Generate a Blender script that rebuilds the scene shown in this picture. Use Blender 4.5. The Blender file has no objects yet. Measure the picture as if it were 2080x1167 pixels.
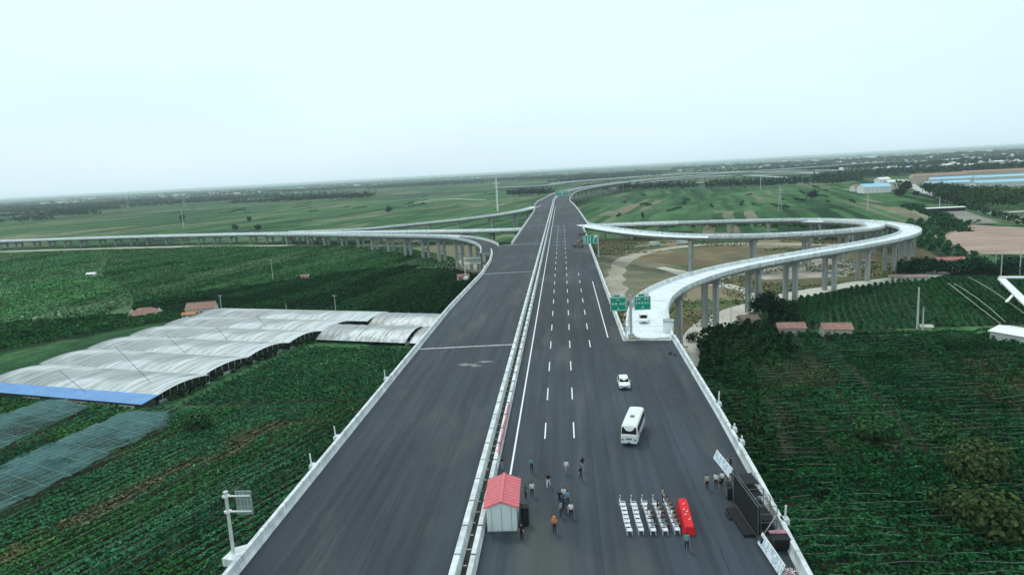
import bpy, bmesh, math, random
import numpy as np
from mathutils import Vector, Matrix
random.seed(7); RNG = np.random.default_rng(11)
R = math.radians
SC = bpy.context.scene
COL = SC.collection

# ------------------------------------------------------------------ camera
CAM_Z = 52.0; FPX = 1387.0; CX, CY = 1040.0, 583.5          # focal length in pixels of a 2080 px wide frame
ROLL = math.atan(0.0538); PITCH = math.atan(234.2 / FPX); YAW = R(-4.6231)
def _basis():
    f = np.array([math.sin(YAW)*math.cos(PITCH), math.cos(YAW)*math.cos(PITCH), -math.sin(PITCH)])
    r0 = np.array([math.cos(YAW), -math.sin(YAW), 0.0]); u0 = np.cross(r0, f)
    return r0*math.cos(ROLL)-u0*math.sin(ROLL), r0*math.sin(ROLL)+u0*math.cos(ROLL), f
RV, UV, FV = _basis()
cam = bpy.data.objects.new('camera', bpy.data.cameras.new('camera')); COL.objects.link(cam)
cam.matrix_world = Matrix(((RV[0], UV[0], -FV[0], 0), (RV[1], UV[1], -FV[1], 0), (RV[2], UV[2], -FV[2], CAM_Z), (0, 0, 0, 1)))
cam.data.sensor_width = 36.0; cam.data.lens = FPX/2080*36.0
cam.data.clip_start = 0.5; cam.data.clip_end = 200000
SC.camera = cam

# ------------------------------------------------------------------ sky, sun, exposure
SUN_EL, SUN_AZ = R(54), R(330)
w = bpy.data.worlds.new('World'); SC.world = w; w.use_nodes = True
nt = w.node_tree; nt.nodes.clear()
o_ = nt.nodes.new('ShaderNodeOutputWorld'); bg = nt.nodes.new('ShaderNodeBackground')
sky = nt.nodes.new('ShaderNodeTexSky'); sky.sky_type = 'NISHITA'; sky.sun_disc = False
sky.sun_elevation = SUN_EL; sky.sun_rotation = SUN_AZ; sky.air_density = 1.0; sky.dust_density = 2.0; sky.altitude = 50
tc = nt.nodes.new('ShaderNodeTexCoord'); sp = nt.nodes.new('ShaderNodeSeparateXYZ')
ramp = nt.nodes.new('ShaderNodeValToRGB')
ramp.color_ramp.elements[0].position = 0.0; ramp.color_ramp.elements[0].color = (0.66, 0.85, 0.95, 1)
ramp.color_ramp.elements[1].position = 0.32; ramp.color_ramp.elements[1].color = (0.80, 0.98, 1.0, 1)
e = ramp.color_ramp.elements.new(0.12); e.color = (0.72, 0.92, 0.99, 1)
mp = nt.nodes.new('ShaderNodeMapping'); mp.inputs['Scale'].default_value = (1.2, 1.2, 5.0)
nz = nt.nodes.new('ShaderNodeTexNoise'); nz.inputs['Scale'].default_value = 1.1; nz.inputs['Detail'].default_value = 7
mr = nt.nodes.new('ShaderNodeMapRange'); mr.inputs['From Min'].default_value = 0.3; mr.inputs['From Max'].default_value = 0.7
mr.inputs['To Min'].default_value = 10.6; mr.inputs['To Max'].default_value = 11.9
vm = nt.nodes.new('ShaderNodeVectorMath'); vm.operation = 'SCALE'
mx = nt.nodes.new('ShaderNodeMix'); mx.data_type = 'RGBA'; mx.inputs['Factor'].default_value = 0.88
bg.inputs['Strength'].default_value = 0.1
L = nt.links.new
L(tc.outputs['Generated'], sp.inputs[0]); L(sp.outputs['Z'], ramp.inputs[0])
L(tc.outputs['Generated'], mp.inputs[0]); L(mp.outputs[0], nz.inputs['Vector']); L(nz.outputs['Fac'], mr.inputs['Value'])
L(ramp.outputs['Color'], vm.inputs[0]); L(mr.outputs[0], vm.inputs['Scale'])
L(sky.outputs[0], mx.inputs[6]); L(vm.outputs[0], mx.inputs[7]); L(mx.outputs[2], bg.inputs['Color']); L(bg.outputs[0], o_.inputs['Surface'])
sun = bpy.data.objects.new('sun', bpy.data.lights.new('sun', 'SUN')); COL.objects.link(sun)
sun.data.energy = 1.15; sun.data.angle = R(10); sun.data.color = (1.0, 0.97, 0.92)
sd = Vector((math.sin(SUN_AZ)*math.cos(SUN_EL), math.cos(SUN_AZ)*math.cos(SUN_EL), math.sin(SUN_EL)))
sun.rotation_euler = sd.to_track_quat('Z', 'Y').to_euler(); sun.location = (0, 0, 400)
SC.view_settings.view_transform = 'Standard'; SC.view_settings.look = 'None'
SC.view_settings.exposure = 0.0; SC.view_settings.gamma = 1.0
SC.cycles.volume_bounces = 1; SC.cycles.max_bounces = 6; SC.cycles.transparent_max_bounces = 12

# ------------------------------------------------------------------ helpers
def U(x, y, z=0.0):
    """point of the level plane z that the photo pixel (x, y) looks at"""
    d = FV + RV*(x-CX)/FPX - UV*(y-CY)/FPX
    t = (z-CAM_Z)/d[2]
    return (float(d[0]*t), float(d[1]*t), float(z))
def tag(o, label=None, cat=None, group=None, kind=None):
    for k, v in (('label', label), ('category', cat), ('group', group), ('kind', kind)):
        if v: o[k] = v
    return o
def empty(name, loc, rz=0.0):
    o = bpy.data.objects.new(name, None); COL.objects.link(o); o.location = loc; o.rotation_euler = (0, 0, rz)
    o.empty_display_size = 0.3; return o
def kids(o): return [c for c in bpy.data.objects if c.parent == o]
def copy_tree(o, parent=None, ch_map=None):
    c = o.copy(); COL.objects.link(c); c.parent = parent
    for k in list(o.children): copy_tree(k, c)
    return c
class MB:
    def __init__(s): s.v = []; s.f = []; s.m = []
    def add(s, vs, fs, m=0):
        n = len(s.v); s.v += [tuple(map(float, p)) for p in vs]; s.f += [tuple(i+n for i in f) for f in fs]; s.m += [m]*len(fs); return s
    def box(s, c, d, m=0, rz=0.0, M=None):
        x, y, z = d[0]/2, d[1]/2, d[2]/2
        vs = [Vector((a*x, b*y, e*z)) for e in (-1, 1) for b in (-1, 1) for a in (-1, 1)]
        if rz: vs = [Matrix.Rotation(rz, 3, 'Z') @ v for v in vs]
        vs = [v+Vector(c) for v in vs]
        if M: vs = [M @ v for v in vs]
        return s.add(vs, [(0, 2, 3, 1), (4, 5, 7, 6), (0, 1, 5, 4), (2, 6, 7, 3), (0, 4, 6, 2), (1, 3, 7, 5)], m)
    def bar(s, a, b, r, m=0, n=6, r2=None):
        a, b = Vector(a), Vector(b); d = b-a
        if d.length < 1e-6: return s
        q = d.to_track_quat('Z', 'Y'); r2 = r if r2 is None else r2
        vs = [a + q @ Vector((r*math.cos(t), r*math.sin(t), 0)) for t in [2*math.pi*(i+.5)/n for i in range(n)]]
        vs += [b + q @ Vector((r2*math.cos(t), r2*math.sin(t), 0)) for t in [2*math.pi*(i+.5)/n for i in range(n)]]
        fs = [(i, (i+1) % n, n+(i+1) % n, n+i) for i in range(n)] + [tuple(range(n-1, -1, -1)), tuple(range(n, 2*n))]
        return s.add(vs, fs, m)
    def tube(s, pts, r, m=0, n=6):
        for a, b in zip(pts[:-1], pts[1:]): s.bar(a, b, r, m, n)
        return s
    def prism(s, poly, z0, z1, m=0):
        n = len(poly); vs = [(p[0], p[1], z0) for p in poly]+[(p[0], p[1], z1) for p in poly]
        return s.add(vs, [tuple(range(n-1, -1, -1)), tuple(range(n, 2*n))]+[(i, (i+1) % n, n+(i+1) % n, n+i) for i in range(n)], m)
    def build(s, name, mats, parent=None, smooth=False, bevel=0.0):
        me = bpy.data.meshes.new(name); me.from_pydata(s.v, [], s.f)
        for m in (mats if isinstance(mats, (list, tuple)) else [mats]): me.materials.append(m)
        me.polygons.foreach_set('material_index', s.m); 
        if smooth: me.polygons.foreach_set('use_smooth', [True]*len(s.f))
        bm = bmesh.new(); bm.from_mesh(me); bmesh.ops.recalc_face_normals(bm, faces=bm.faces); bm.to_mesh(me); bm.free()
        me.update(); o = bpy.data.objects.new(name, me); COL.objects.link(o)
        if parent: o.parent = parent
        if bevel:
            b = o.modifiers.new('b', 'BEVEL'); b.width = bevel; b.segments = 2; b.limit_method = 'ANGLE'
        return o
def sheet(name, pts, mat, parent=None):
    """flat n-gon; pts are (x,y,z)"""
    me = bpy.data.meshes.new(name); bm = bmesh.new()
    f = bm.faces.new([bm.verts.new(p) for p in pts]); f.normal_update()
    if f.normal.z < 0: f.normal_flip()
    bmesh.ops.triangulate(bm, faces=bm.faces); bm.to_mesh(me); bm.free()
    me.materials.append(mat); o = bpy.data.objects.new(name, me); COL.objects.link(o)
    if parent: o.parent = parent
    return o
def catmull(P, step):
    P = [np.array(p, float) for p in P]; P = [2*P[0]-P[1]]+P+[2*P[-1]-P[-2]]; out = []
    for i in range(1, len(P)-2):
        p0, p1, p2, p3 = P[i-1:i+3]; n = max(2, int(np.linalg.norm(p2-p1)/step))
        for k in range(n):
            t = k/n
            out.append(.5*((2*p1)+(-p0+p2)*t+(2*p0-5*p1+4*p2-p3)*t*t+(-p0+3*p1-3*p2+p3)*t**3))
    out.append(P[-2]); return np.array(out)
def smooth_path(P, it=3):
    P = P.copy()
    for _ in range(it): P[1:-1] = (P[:-2]+2*P[1:-1]+P[2:])/4
    return P
def resample(P, step):
    d = np.r_[0, np.cumsum(np.linalg.norm(np.diff(P[:, :2], axis=0), axis=1))]; n = max(2, int(d[-1]/step)+1)
    t = np.linspace(0, d[-1], n); return np.stack([np.interp(t, d, P[:, k]) for k in range(P.shape[1])], 1)
def rights(P):
    t = np.gradient(P[:, :2], axis=0); t /= np.linalg.norm(t, axis=1)[:, None]+1e-9
    return np.stack([t[:, 1], -t[:, 0]], 1)
def sweep(mb, P, prof, m=0, close=True, scale=None):
    """prof: list of (right offset, dz)"""
    r = rights(P); n = len(prof); vs = []
    for i, p in enumerate(P):
        for (o, z) in prof:
            vs.append((p[0]+r[i, 0]*o, p[1]+r[i, 1]*o, p[2]+z))
    fs = []
    for i in range(len(P)-1):
        for k in range(n if close else n-1):
            a, b = i*n+k, i*n+(k+1) % n; fs.append((a, b, b+n, a+n))
    if close: fs += [tuple(range(n-1, -1, -1)), tuple(range(len(vs)-n, len(vs)))]
    return mb.add(vs, fs, m)

# ------------------------------------------------------------------ materials
def N(nt, t): return nt.nodes.new(t)
def mat(name, c, rough=0.8, var=0.25, scale=1.0, bump=0.0, c2=None, stretch=(1, 1, 1), metallic=0.0, spec=0.3, detail=6, coord='Object', fine=None):
    m = bpy.data.materials.new(name); m.use_nodes = True; nt = m.node_tree; b = nt.nodes['Principled BSDF']
    b.inputs['Roughness'].default_value = rough; b.inputs['Metallic'].default_value = metallic
    b.inputs['Specular IOR Level'].default_value = spec
    tcn = N(nt, 'ShaderNodeTexCoord'); mpn = N(nt, 'ShaderNodeMapping'); mpn.inputs['Scale'].default_value = stretch
    n1 = N(nt, 'ShaderNodeTexNoise'); n1.inputs['Scale'].default_value = scale; n1.inputs['Detail'].default_value = detail; n1.inputs['Roughness'].default_value = .62
    cr = N(nt, 'ShaderNodeValToRGB')
    a = tuple(x*(1-var) for x in c[:3])+(1,); bcol = c2 if c2 else tuple(min(1, x*(1+var)) for x in c[:3])
    cr.color_ramp.elements[0].position = .33; cr.color_ramp.elements[0].color = a
    cr.color_ramp.elements[1].position = .67; cr.color_ramp.elements[1].color = tuple(bcol[:3])+(1,)
    l = nt.links.new
    l(tcn.outputs[coord], mpn.inputs[0]); l(mpn.outputs[0], n1.inputs['Vector']); l(n1.outputs['Fac'], cr.inputs[0])
    out = cr.outputs['Color']
    if fine:
        n2 = N(nt, 'ShaderNodeTexNoise'); n2.inputs['Scale'].default_value = fine[0]; n2.inputs['Detail'].default_value = 3
        l(tcn.outputs[coord], n2.inputs['Vector'])
        mr = N(nt, 'ShaderNodeMapRange'); mr.inputs['From Min'].default_value = .3; mr.inputs['From Max'].default_value = .7
        mr.inputs['To Min'].default_value = 1-fine[1]; mr.inputs['To Max'].default_value = 1+fine[1]; l(n2.outputs['Fac'], mr.inputs['Value'])
        vs = N(nt, 'ShaderNodeVectorMath'); vs.operation = 'SCALE'; l(out, vs.inputs[0]); l(mr.outputs[0], vs.inputs['Scale']); out = vs.outputs[0]
    l(out, b.inputs['Base Color'])
    if bump:
        bp = N(nt, 'ShaderNodeBump'); bp.inputs['Strength'].default_value = bump; bp.inputs['Distance'].default_value = .1
        l(n1.outputs['Fac'], bp.inputs['Height']); l(bp.outputs[0], b.inputs['Normal'])
    return m
def leafmat(name, translucent=False):
    m = bpy.data.materials.new(name); m.use_nodes = True; nt = m.node_tree; b = nt.nodes['Principled BSDF']
    at = N(nt, 'ShaderNodeAttribute'); at.attribute_name = 'Col'; nt.links.new(at.outputs['Color'], b.inputs['Base Color'])
    b.inputs['Roughness'].default_value = .75; b.inputs['Specular IOR Level'].default_value = .0
    return m
LEAF = leafmat('foliage')
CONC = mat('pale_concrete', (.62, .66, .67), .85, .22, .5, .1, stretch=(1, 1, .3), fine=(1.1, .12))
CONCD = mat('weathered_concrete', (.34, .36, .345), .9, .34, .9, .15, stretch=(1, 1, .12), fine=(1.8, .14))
def deckmat():
    m = mat('concrete_deck_surface', (.70, .75, .77), .85, .09, .3, .05, fine=(1.1, .07)); return m
DECK = deckmat()
WHITE = mat('white_paint', (.8, .8, .8), .5, .05, 2.0)
LINE = mat('road_line_paint', (.78, .8, .8), .7, .12, 3.0)
BLACK = mat('black_fabric', (.012, .013, .016), .8, .3, 3.0)
STEEL = mat('galvanised_steel', (.45, .49, .49), .5, .15, 2.0, metallic=.3)
GREEN = mat('green_sign_face', (.0, .32, .2), .45, .08, .8)
GLASS = mat('dark_glass', (.008, .010, .013), .35, .2, 1.0, spec=.12)
RUBBER = mat('tyre_rubber', (.02, .02, .02), .9, .2, 4)
RED = mat('red_cloth', (.62, .012, .02), .75, .2, 1.5, .3)
ROOFR = mat('red_metal_roof', (.62, .13, .14), .5, .12, .8, stretch=(1, 6, 1))
TILE = mat('clay_tile_roof', (.30, .175, .14), .85, .28, .9, .2)
TILE2 = mat('grey_brown_tile_roof', (.27, .2, .16), .85, .25, .9, .2)
WALLW = mat('whitewashed_wall', (.62, .63, .6), .85, .12, .6)
WALLC = mat('cream_rendered_wall', (.5, .46, .38), .9, .15, .6)
BLUE = mat('blue_metal_roof', (.14, .32, .62), .45, .12, .3)
BLUEP = mat('pale_blue_metal_roof', (.33, .56, .72), .5, .1, .02)
TRUNK = mat('bark', (.12, .09, .065), .95, .3, 3, .4)
POLE = mat('weathered_white_pole', (.55, .57, .54), .8, .15, 1)
SAND = mat('sandy_ground', (.40, .35, .28), .95, .25, .06, .2, c2=(.5, .46, .39), fine=(.8, .15))
SANDP = mat('pale_dust_road', (.55, .52, .46), .95, .15, .08, .1, fine=(.9, .12))
EARTH = mat('reddish_bare_earth', (.33, .22, .17), .95, .2, .02, .2, c2=(.42, .31, .25), stretch=(1, 3, 1), fine=(.3, .12))

def groundmat():
    """farmland: big rotated brick pattern = field strips, each with its own green, plus rows and clumps"""
    m = bpy.data.materials.new('farmland'); m.use_nodes = True; nt = m.node_tree; b = nt.nodes['Principled BSDF']; l = nt.links.new
    b.inputs['Roughness'].default_value = .95; b.inputs['Specular IOR Level'].default_value = .05
    tcn = N(nt, 'ShaderNodeTexCoord')
    def bricks(rot, wdt, hgt, seed):
        mpn = N(nt, 'ShaderNodeMapping'); mpn.inputs['Rotation'].default_value = (0, 0, rot); mpn.inputs['Location'].default_value = (seed, seed*1.7, 0)
        br = N(nt, 'ShaderNodeTexBrick'); br.inputs['Scale'].default_value = 1.0; br.inputs['Brick Width'].default_value = wdt; br.inputs['Row Height'].default_value = hgt
        br.inputs['Mortar Size'].default_value = 0.0; br.inputs['Color1'].default_value = (0, 0, 0, 1); br.inputs['Color2'].default_value = (1, 1, 1, 1)
        br.offset = .37; br.squash = 1.0
        nz0 = N(nt, 'ShaderNodeTexNoise'); nz0.inputs['Scale'].default_value = .004; nz0.inputs['Detail'].default_value = 1
        v1 = N(nt, 'ShaderNodeVectorMath'); v1.operation = 'SCALE'; v1.inputs['Scale'].default_value = 40
        v2 = N(nt, 'ShaderNodeVectorMath'); v2.operation = 'ADD'
        l(tcn.outputs['Object'], nz0.inputs['Vector']); l(nz0.outputs['Color'], v1.inputs[0]); l(tcn.outputs['Object'], v2.inputs[0]); l(v1.outputs[0], v2.inputs[1])
        l(v2.outputs[0], mpn.inputs[0]); l(mpn.outputs[0], br.inputs['Vector']); return br.outputs['Color']
    A = bricks(R(-78), 210, 9, 3.0); B = bricks(R(-78), 330, 52, 91.0)
    add = N(nt, 'ShaderNodeMath'); add.operation = 'MULTIPLY_ADD'; add.inputs[1].default_value = .45
    sc = N(nt, 'ShaderNodeMath'); sc.operation = 'MULTIPLY'; sc.inputs[1].default_value = .55
    l(B, sc.inputs[0]); l(A, add.inputs[0]); l(sc.outputs[0], add.inputs[2])
    cr = N(nt, 'ShaderNodeValToRGB'); els = [(0, (.010, .040, .018)), (.2, (.028, .088, .032)), (.38, (.065, .150, .055)), (.54, (.020, .072, .030)), (.7, (.080, .160, .065)), (.84, (.04, .11, .05)), (.94, (.12, .165, .085)), (1, (.18, .165, .11))]
    cr.color_ramp.elements[0].color = els[0][1]+(1,); cr.color_ramp.elements[1].position = 1; cr.color_ramp.elements[1].color = els[-1][1]+(1,)
    for p, c in els[1:-1]: e = cr.color_ramp.elements.new(p); e.color = c+(1,)
    ct = N(nt, 'ShaderNodeMapRange'); ct.inputs['From Min'].default_value = .2; ct.inputs['From Max'].default_value = .8; l(add.outputs[0], ct.inputs['Value']); l(ct.outputs[0], cr.inputs[0])
    out = cr.outputs['Color']
    for s, k, d in ((.012, .30, 5), (.11, .35, 6), (.7, .45, 4)):
        n2 = N(nt, 'ShaderNodeTexNoise'); n2.inputs['Scale'].default_value = s; n2.inputs['Detail'].default_value = d; n2.inputs['Roughness'].default_value = .65
        l(tcn.outputs['Object'], n2.inputs['Vector'])
        mr = N(nt, 'ShaderNodeMapRange'); mr.inputs['From Min'].default_value = .32; mr.inputs['From Max'].default_value = .68
        mr.inputs['To Min'].default_value = 1-k; mr.inputs['To Max'].default_value = 1+k; l(n2.outputs['Fac'], mr.inputs['Value'])
        vs = N(nt, 'ShaderNodeVectorMath'); vs.operation = 'SCALE'; l(out, vs.inputs[0]); l(mr.outputs[0], vs.inputs['Scale']); out = vs.outputs[0]
    # broad dry / wooded zones
    n3 = N(nt, 'ShaderNodeTexNoise'); n3.inputs['Scale'].default_value = .0011; n3.inputs['Detail'].default_value = 7; n3.inputs['Roughness'].default_value = .6
    mp3 = N(nt, 'ShaderNodeMapping'); mp3.inputs['Scale'].default_value = (.6, 1.6, 1); l(tcn.outputs['Object'], mp3.inputs[0]); l(mp3.outputs[0], n3.inputs['Vector'])
    r3 = N(nt, 'ShaderNodeValToRGB'); r3.color_ramp.elements[0].position = .50; r3.color_ramp.elements[1].position = .58; l(n3.outputs['Fac'], r3.inputs[0])
    mxx = N(nt, 'ShaderNodeMix'); mxx.data_type = 'RGBA'; mxx.inputs[7].default_value = (.022, .048, .03, 1)
    # only away from the interchange
    sepx = N(nt, 'ShaderNodeSeparateXYZ'); l(tcn.outputs['Object'], sepx.inputs[0])
    mrd = N(nt, 'ShaderNodeMapRange'); mrd.inputs['From Min'].default_value = 900; mrd.inputs['From Max'].default_value = 1700; l(sepx.outputs['Y'], mrd.inputs['Value'])
    mu = N(nt, 'ShaderNodeMath'); mu.operation = 'MULTIPLY'; l(r3.outputs['Color'], mu.inputs[0]); l(mrd.outputs[0], mu.inputs[1])
    l(mu.outputs[0], mxx.inputs[0]); l(out, mxx.inputs[6]); l(mxx.outputs[2], b.inputs['Base Color'])
    return m
FARM = groundmat()
def asphalt():
    m = bpy.data.materials.new('asphalt'); m.use_nodes = True; nt = m.node_tree; b = nt.nodes['Principled BSDF']; l = nt.links.new
    tcn = N(nt, 'ShaderNodeTexCoord')
    def noise(sc, st, det, lo, hi):
        mpn = N(nt, 'ShaderNodeMapping'); mpn.inputs['Scale'].default_value = st; n = N(nt, 'ShaderNodeTexNoise'); n.inputs['Scale'].default_value = sc; n.inputs['Detail'].default_value = det; n.inputs['Roughness'].default_value = .6
        l(tcn.outputs['Object'], mpn.inputs[0]); l(mpn.outputs[0], n.inputs['Vector'])
        mr = N(nt, 'ShaderNodeMapRange'); mr.inputs['From Min'].default_value = .34; mr.inputs['From Max'].default_value = .66; mr.inputs['To Min'].default_value = lo; mr.inputs['To Max'].default_value = hi
        l(n.outputs['Fac'], mr.inputs['Value']); return mr.outputs[0]
    cr = N(nt, 'ShaderNodeValToRGB'); cr.color_ramp.elements[0].color = (.020, .028, .038, 1); cr.color_ramp.elements[1].color = (.037, .047, .060, 1)
    l(noise(.9, (1, .018, 1), 5, 0, 1), cr.inputs[0]); out = cr.outputs['Color']
    for a in ((.03, (1, .5, 1), 6, .68, 1.34), (.5, (1, .07, 1), 6, .80, 1.22), (5, (1, 1, 1), 2, .93, 1.07)):
        vs = N(nt, 'ShaderNodeVectorMath'); vs.operation = 'SCALE'; l(out, vs.inputs[0]); l(noise(*a), vs.inputs['Scale']); out = vs.outputs[0]
    # brown dust tracked over part of the running lanes
    mxx = N(nt, 'ShaderNodeMix'); mxx.data_type = 'RGBA'; mxx.inputs[7].default_value = (.085, .088, .078, 1)
    cl = N(nt, 'ShaderNodeMath'); cl.operation = 'MULTIPLY'; cl.use_clamp = True; l(noise(.06, (2.2, .5, 1), 6, -1.2, .75), cl.inputs[0]); cl.inputs[1].default_value = .7
    l(cl.outputs[0], mxx.inputs[0]); l(out, mxx.inputs[6]); l(mxx.outputs[2], b.inputs['Base Color'])
    b.inputs['Roughness'].default_value = .78; b.inputs['Specular IOR Level'].default_value = .28
    bp = N(nt, 'ShaderNodeBump'); bp.inputs['Strength'].default_value = .15; bp.inputs['Distance'].default_value = .02
    l(noise(8, (1, 1, 1), 2, 0, 1), bp.inputs['Height']); l(bp.outputs[0], b.inputs['Normal'])
    return m
ASPH = asphalt()

# ------------------------------------------------------------------ ground and haze
GR = 60000
gm = MB(); gm.add([(-GR, -2500, 0), (GR, -2500, 0), (GR, GR*1.4, 0), (-GR, GR*1.4, 0)], [(0, 1, 2, 3)])
tag(gm.build('ground', FARM), kind='structure')
def haze(dens=.000075):
    mb = MB(); mb.box((0, GR*.7-1250-0, 29), (GR*2.02, GR*1.4+2700, 61.5)); 
    m = bpy.data.materials.new('haze_air'); m.use_nodes = True; nt = m.node_tree; nt.nodes.clear()
    o = N(nt, 'ShaderNodeOutputMaterial'); v = N(nt, 'ShaderNodeVolumePrincipled'); v.inputs['Color'].default_value = (.84, .95, 1.0, 1); v.inputs['Density'].default_value = dens
    nt.links.new(v.outputs[0], o.inputs['Volume'])
    tag(mb.build('haze', m), kind='stuff')
haze()

# ------------------------------------------------------------------ main viaduct (deck level z = 18)
DZ = 18.0
CL = resample(smooth_path(resample(catmull([(0, 20), (0, 300), (0, 650), (0, 800), (6, 930), (17, 1050), (60, 1250), (148, 1480), (300, 1720), (560, 2000), (980, 2330), (1500, 2600)], 12.0), 12), 4), 12.0)
def interp(tab, s): return float(np.interp(s, [t[0] for t in tab], [t[1] for t in tab]))
TL = [(20, -30.6), (170, -30.3), (228, -28.6), (262, -29.2), (288, -31), (305, -33.3), (318, -31.5), (322.9, -28.4), (323, -25.2), (560, -24.7), (640, -26), (690, -28.5), (757, -28), (850, -23.5), (960, -23), (3000, -23)]
TR = [(20, 17.2), (53, 18.6), (69, 19.4), (90, 20), (131.9, 20.6), (132, 11.1), (400, 11.1), (412, 10.6), (412.1, 14.8), (560, 12.6), (640, 10.8), (718, 8), (3000, 6)]
dist = np.r_[0, np.cumsum(np.linalg.norm(np.diff(CL, axis=0), axis=1))]+20
brk = sorted(set([131.9, 132.0, 322.9, 323.0, 412.0, 412.1]+[20+4*i for i in range(0, 130)]+list(np.arange(540, dist[-1], 10))))
def at_s(s): 
    return np.array([np.interp(s, dist, CL[:, 0]), np.interp(s, dist, CL[:, 1])])
def road_pt(s, off):
    p = at_s(s); q = at_s(min(s+1, dist[-1]-.01)); p2 = at_s(min(s+1, dist[-1]-.01)-1.0); t = (q-p2); t /= np.linalg.norm(t)
    return (p[0]+t[1]*off, p[1]-t[0]*off)
BR = [s for s in brk if s < dist[-1]-2]
mb = MB(); vs = []
for s in BR:
    a, b = road_pt(s, interp(TL, s)), road_pt(s, interp(TR, s)); vs += [(a[0], a[1], DZ), (b[0], b[1], DZ)]
mb.add(vs, [(2*i, 2*i+1, 2*i+3, 2*i+2) for i in range(len(BR)-1)]); tag(mb.build('road', ASPH), kind='structure')
via = empty('highway_viaduct', (0, 20, 0)); tag(via, 'long straight elevated highway bridge in pale concrete carrying the wide black asphalt road', 'viaduct')
OFF = Matrix.Translation((0, -20, 0))
def local(mb): mb.v = [(x, y-20, z) for x, y, z in mb.v]; return mb
mb = MB(); vs = []
for s in BR:
    xl, xr = interp(TL, s), interp(TR, s); m0 = (xl+xr)/2; h = (xr-xl)/2
    for o, z in ((xl-.45, -.02), (xl-.45, -.45), (xl+3, -.9), (xl+4, -2.2), (xr-4, -2.2), (xr-3, -.9), (xr+.45, -.45), (xr+.45, -.02)):
        p = road_pt(s, o); vs.append((p[0], p[1], DZ+z))
fs = []
for i in range(len(BR)-1):
    for k in range(8): a, b = i*8+k, i*8+(k+1) % 8; fs.append((a, b, b+8, a+8))
fs += [tuple(range(8)), tuple(range(len(vs)-8, len(vs)))[::-1]]
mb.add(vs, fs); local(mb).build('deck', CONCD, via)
JOINTS = True; JOINTM = mat('dark_joint_filler', (.16, .17, .165), .9, .3, 2)
def parapet(pts, name, parent, prof=((-.22, 0), (-.2, 1.05), (.2, 1.05), (.24, .4), (.42, .0)), z=DZ, flip=1, loc=(0, 20), mat_=CONC):
    P = np.array([(p[0], p[1], p[2] if len(p) > 2 else z) for p in pts]); mb = MB()
    sweep(mb, P, [(o*flip, h) for o, h in prof]); mb.v = [(x-loc[0], y-loc[1], zz) for x, y, zz in mb.v]
    o = mb.build(name, mat_, parent)
    if len(P) > 8 and JOINTS:
        d = np.r_[0, np.cumsum(np.linalg.norm(np.diff(P[:, :2], axis=0), axis=1))]; r = rights(P); jb = MB(); w2 = max(abs(q[0]) for q in prof if q[1] > .8)
        for q in np.arange(5, min(d[-1], 420), 5.0):
            k = int(np.searchsorted(d, q)); f = (q-d[k-1])/(d[k]-d[k-1]); c = P[k-1]*(1-f)+P[k]*f; a_ = math.atan2(r[k, 1], r[k, 0])
            jb.box((c[0]-loc[0], c[1]-loc[1], c[2]+.54), (w2*2+.07, .045, 1.05), rz=a_)
        if jb.v: j = jb.build('joint', JOINTM, o); j['kind'] = 'stuff'
    return o
def smin(a, b): return [s for s in BR if a <= s <= b]
parapet([road_pt(s, interp(TL, s)) for s in smin(20, 303)], 'parapet', via, flip=1)
parapet([road_pt(s, interp(TL, s)) for s in smin(323, 632)], 'parapet', via, flip=1)
parapet([road_pt(s, interp(TL, s)) for s in smin(668, 2800)], 'parapet', via, flip=1)
parapet([road_pt(s, interp(TR, s)) for s in smin(20, 131.9)], 'parapet', via, flip=-1)
parapet([road_pt(s, interp(TR, s)) for s in smin(132, 412)], 'parapet', via, flip=-1)
parapet([road_pt(s, interp(TR, s)) for s in smin(412.1, 2800)], 'parapet', via, flip=-1)
NJ = ((-.36, 0), (-.3, .3), (-.22, .95), (.22, .95), (.3, .3), (.36, 0))
NJL = ((-.46, 0), (-.36, .3), (-.27, 1.0), (.27, 1.0), (.36, .3), (.46, 0))
parapet([road_pt(s, -10.6) for s in smin(20, 2800)], 'median_barrier', via, NJL)
parapet([road_pt(s, -9.15) for s in smin(20, 2800)], 'median_barrier', via, NJ)
# dark drained gap of the median, with the bare brackets on it
mb = MB(); sweep(mb, np.array([(*road_pt(s, -9.95), DZ+.006) for s in smin(20, 2800)]), [(-.5, 0), (.5, 0)], close=False)
local(mb).build('median_gap', mat('dark_median_fill', (.032, .036, .03), .95, .5, .8), via)
mb = MB()
for s in np.arange(40, 200, 2.4):
    mb.box((-9.95+.12*math.sin(s*5), s-20, DZ+.3+.15*math.sin(s*3)), (.42+.2*math.sin(s*7), .09, .05)); 
mb.build('median_bracket', STEEL, via)['kind'] = 'stuff'
# piers of the main viaduct: pairs of columns and a cap
for s in list(np.arange(35, 460, 30))+list(np.arange(480, 1500, 40)):
    xl, xr = interp(TL, s), interp(TR, s); mb = MB(); cx = (xl+xr)/2
    cols = [xl+6, xl+6+(xr-xl-12)/3, xr-6-(xr-xl-12)/3, xr-6]
    for o in cols:
        p = road_pt(s, o); mb.box((p[0], p[1]-20, 6.7), (1.6, 1.6, 13.4))
    a, b = road_pt(s, xl+4), road_pt(s, xr-4)
    mb.box(((a[0]+b[0])/2, (a[1]+b[1])/2-20, 14.6), (xr-xl-8, 2.0, 2.4), rz=math.atan2(b[1]-a[1], b[0]-a[0]))
    mb.build('pier', CONCD, via)

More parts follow.
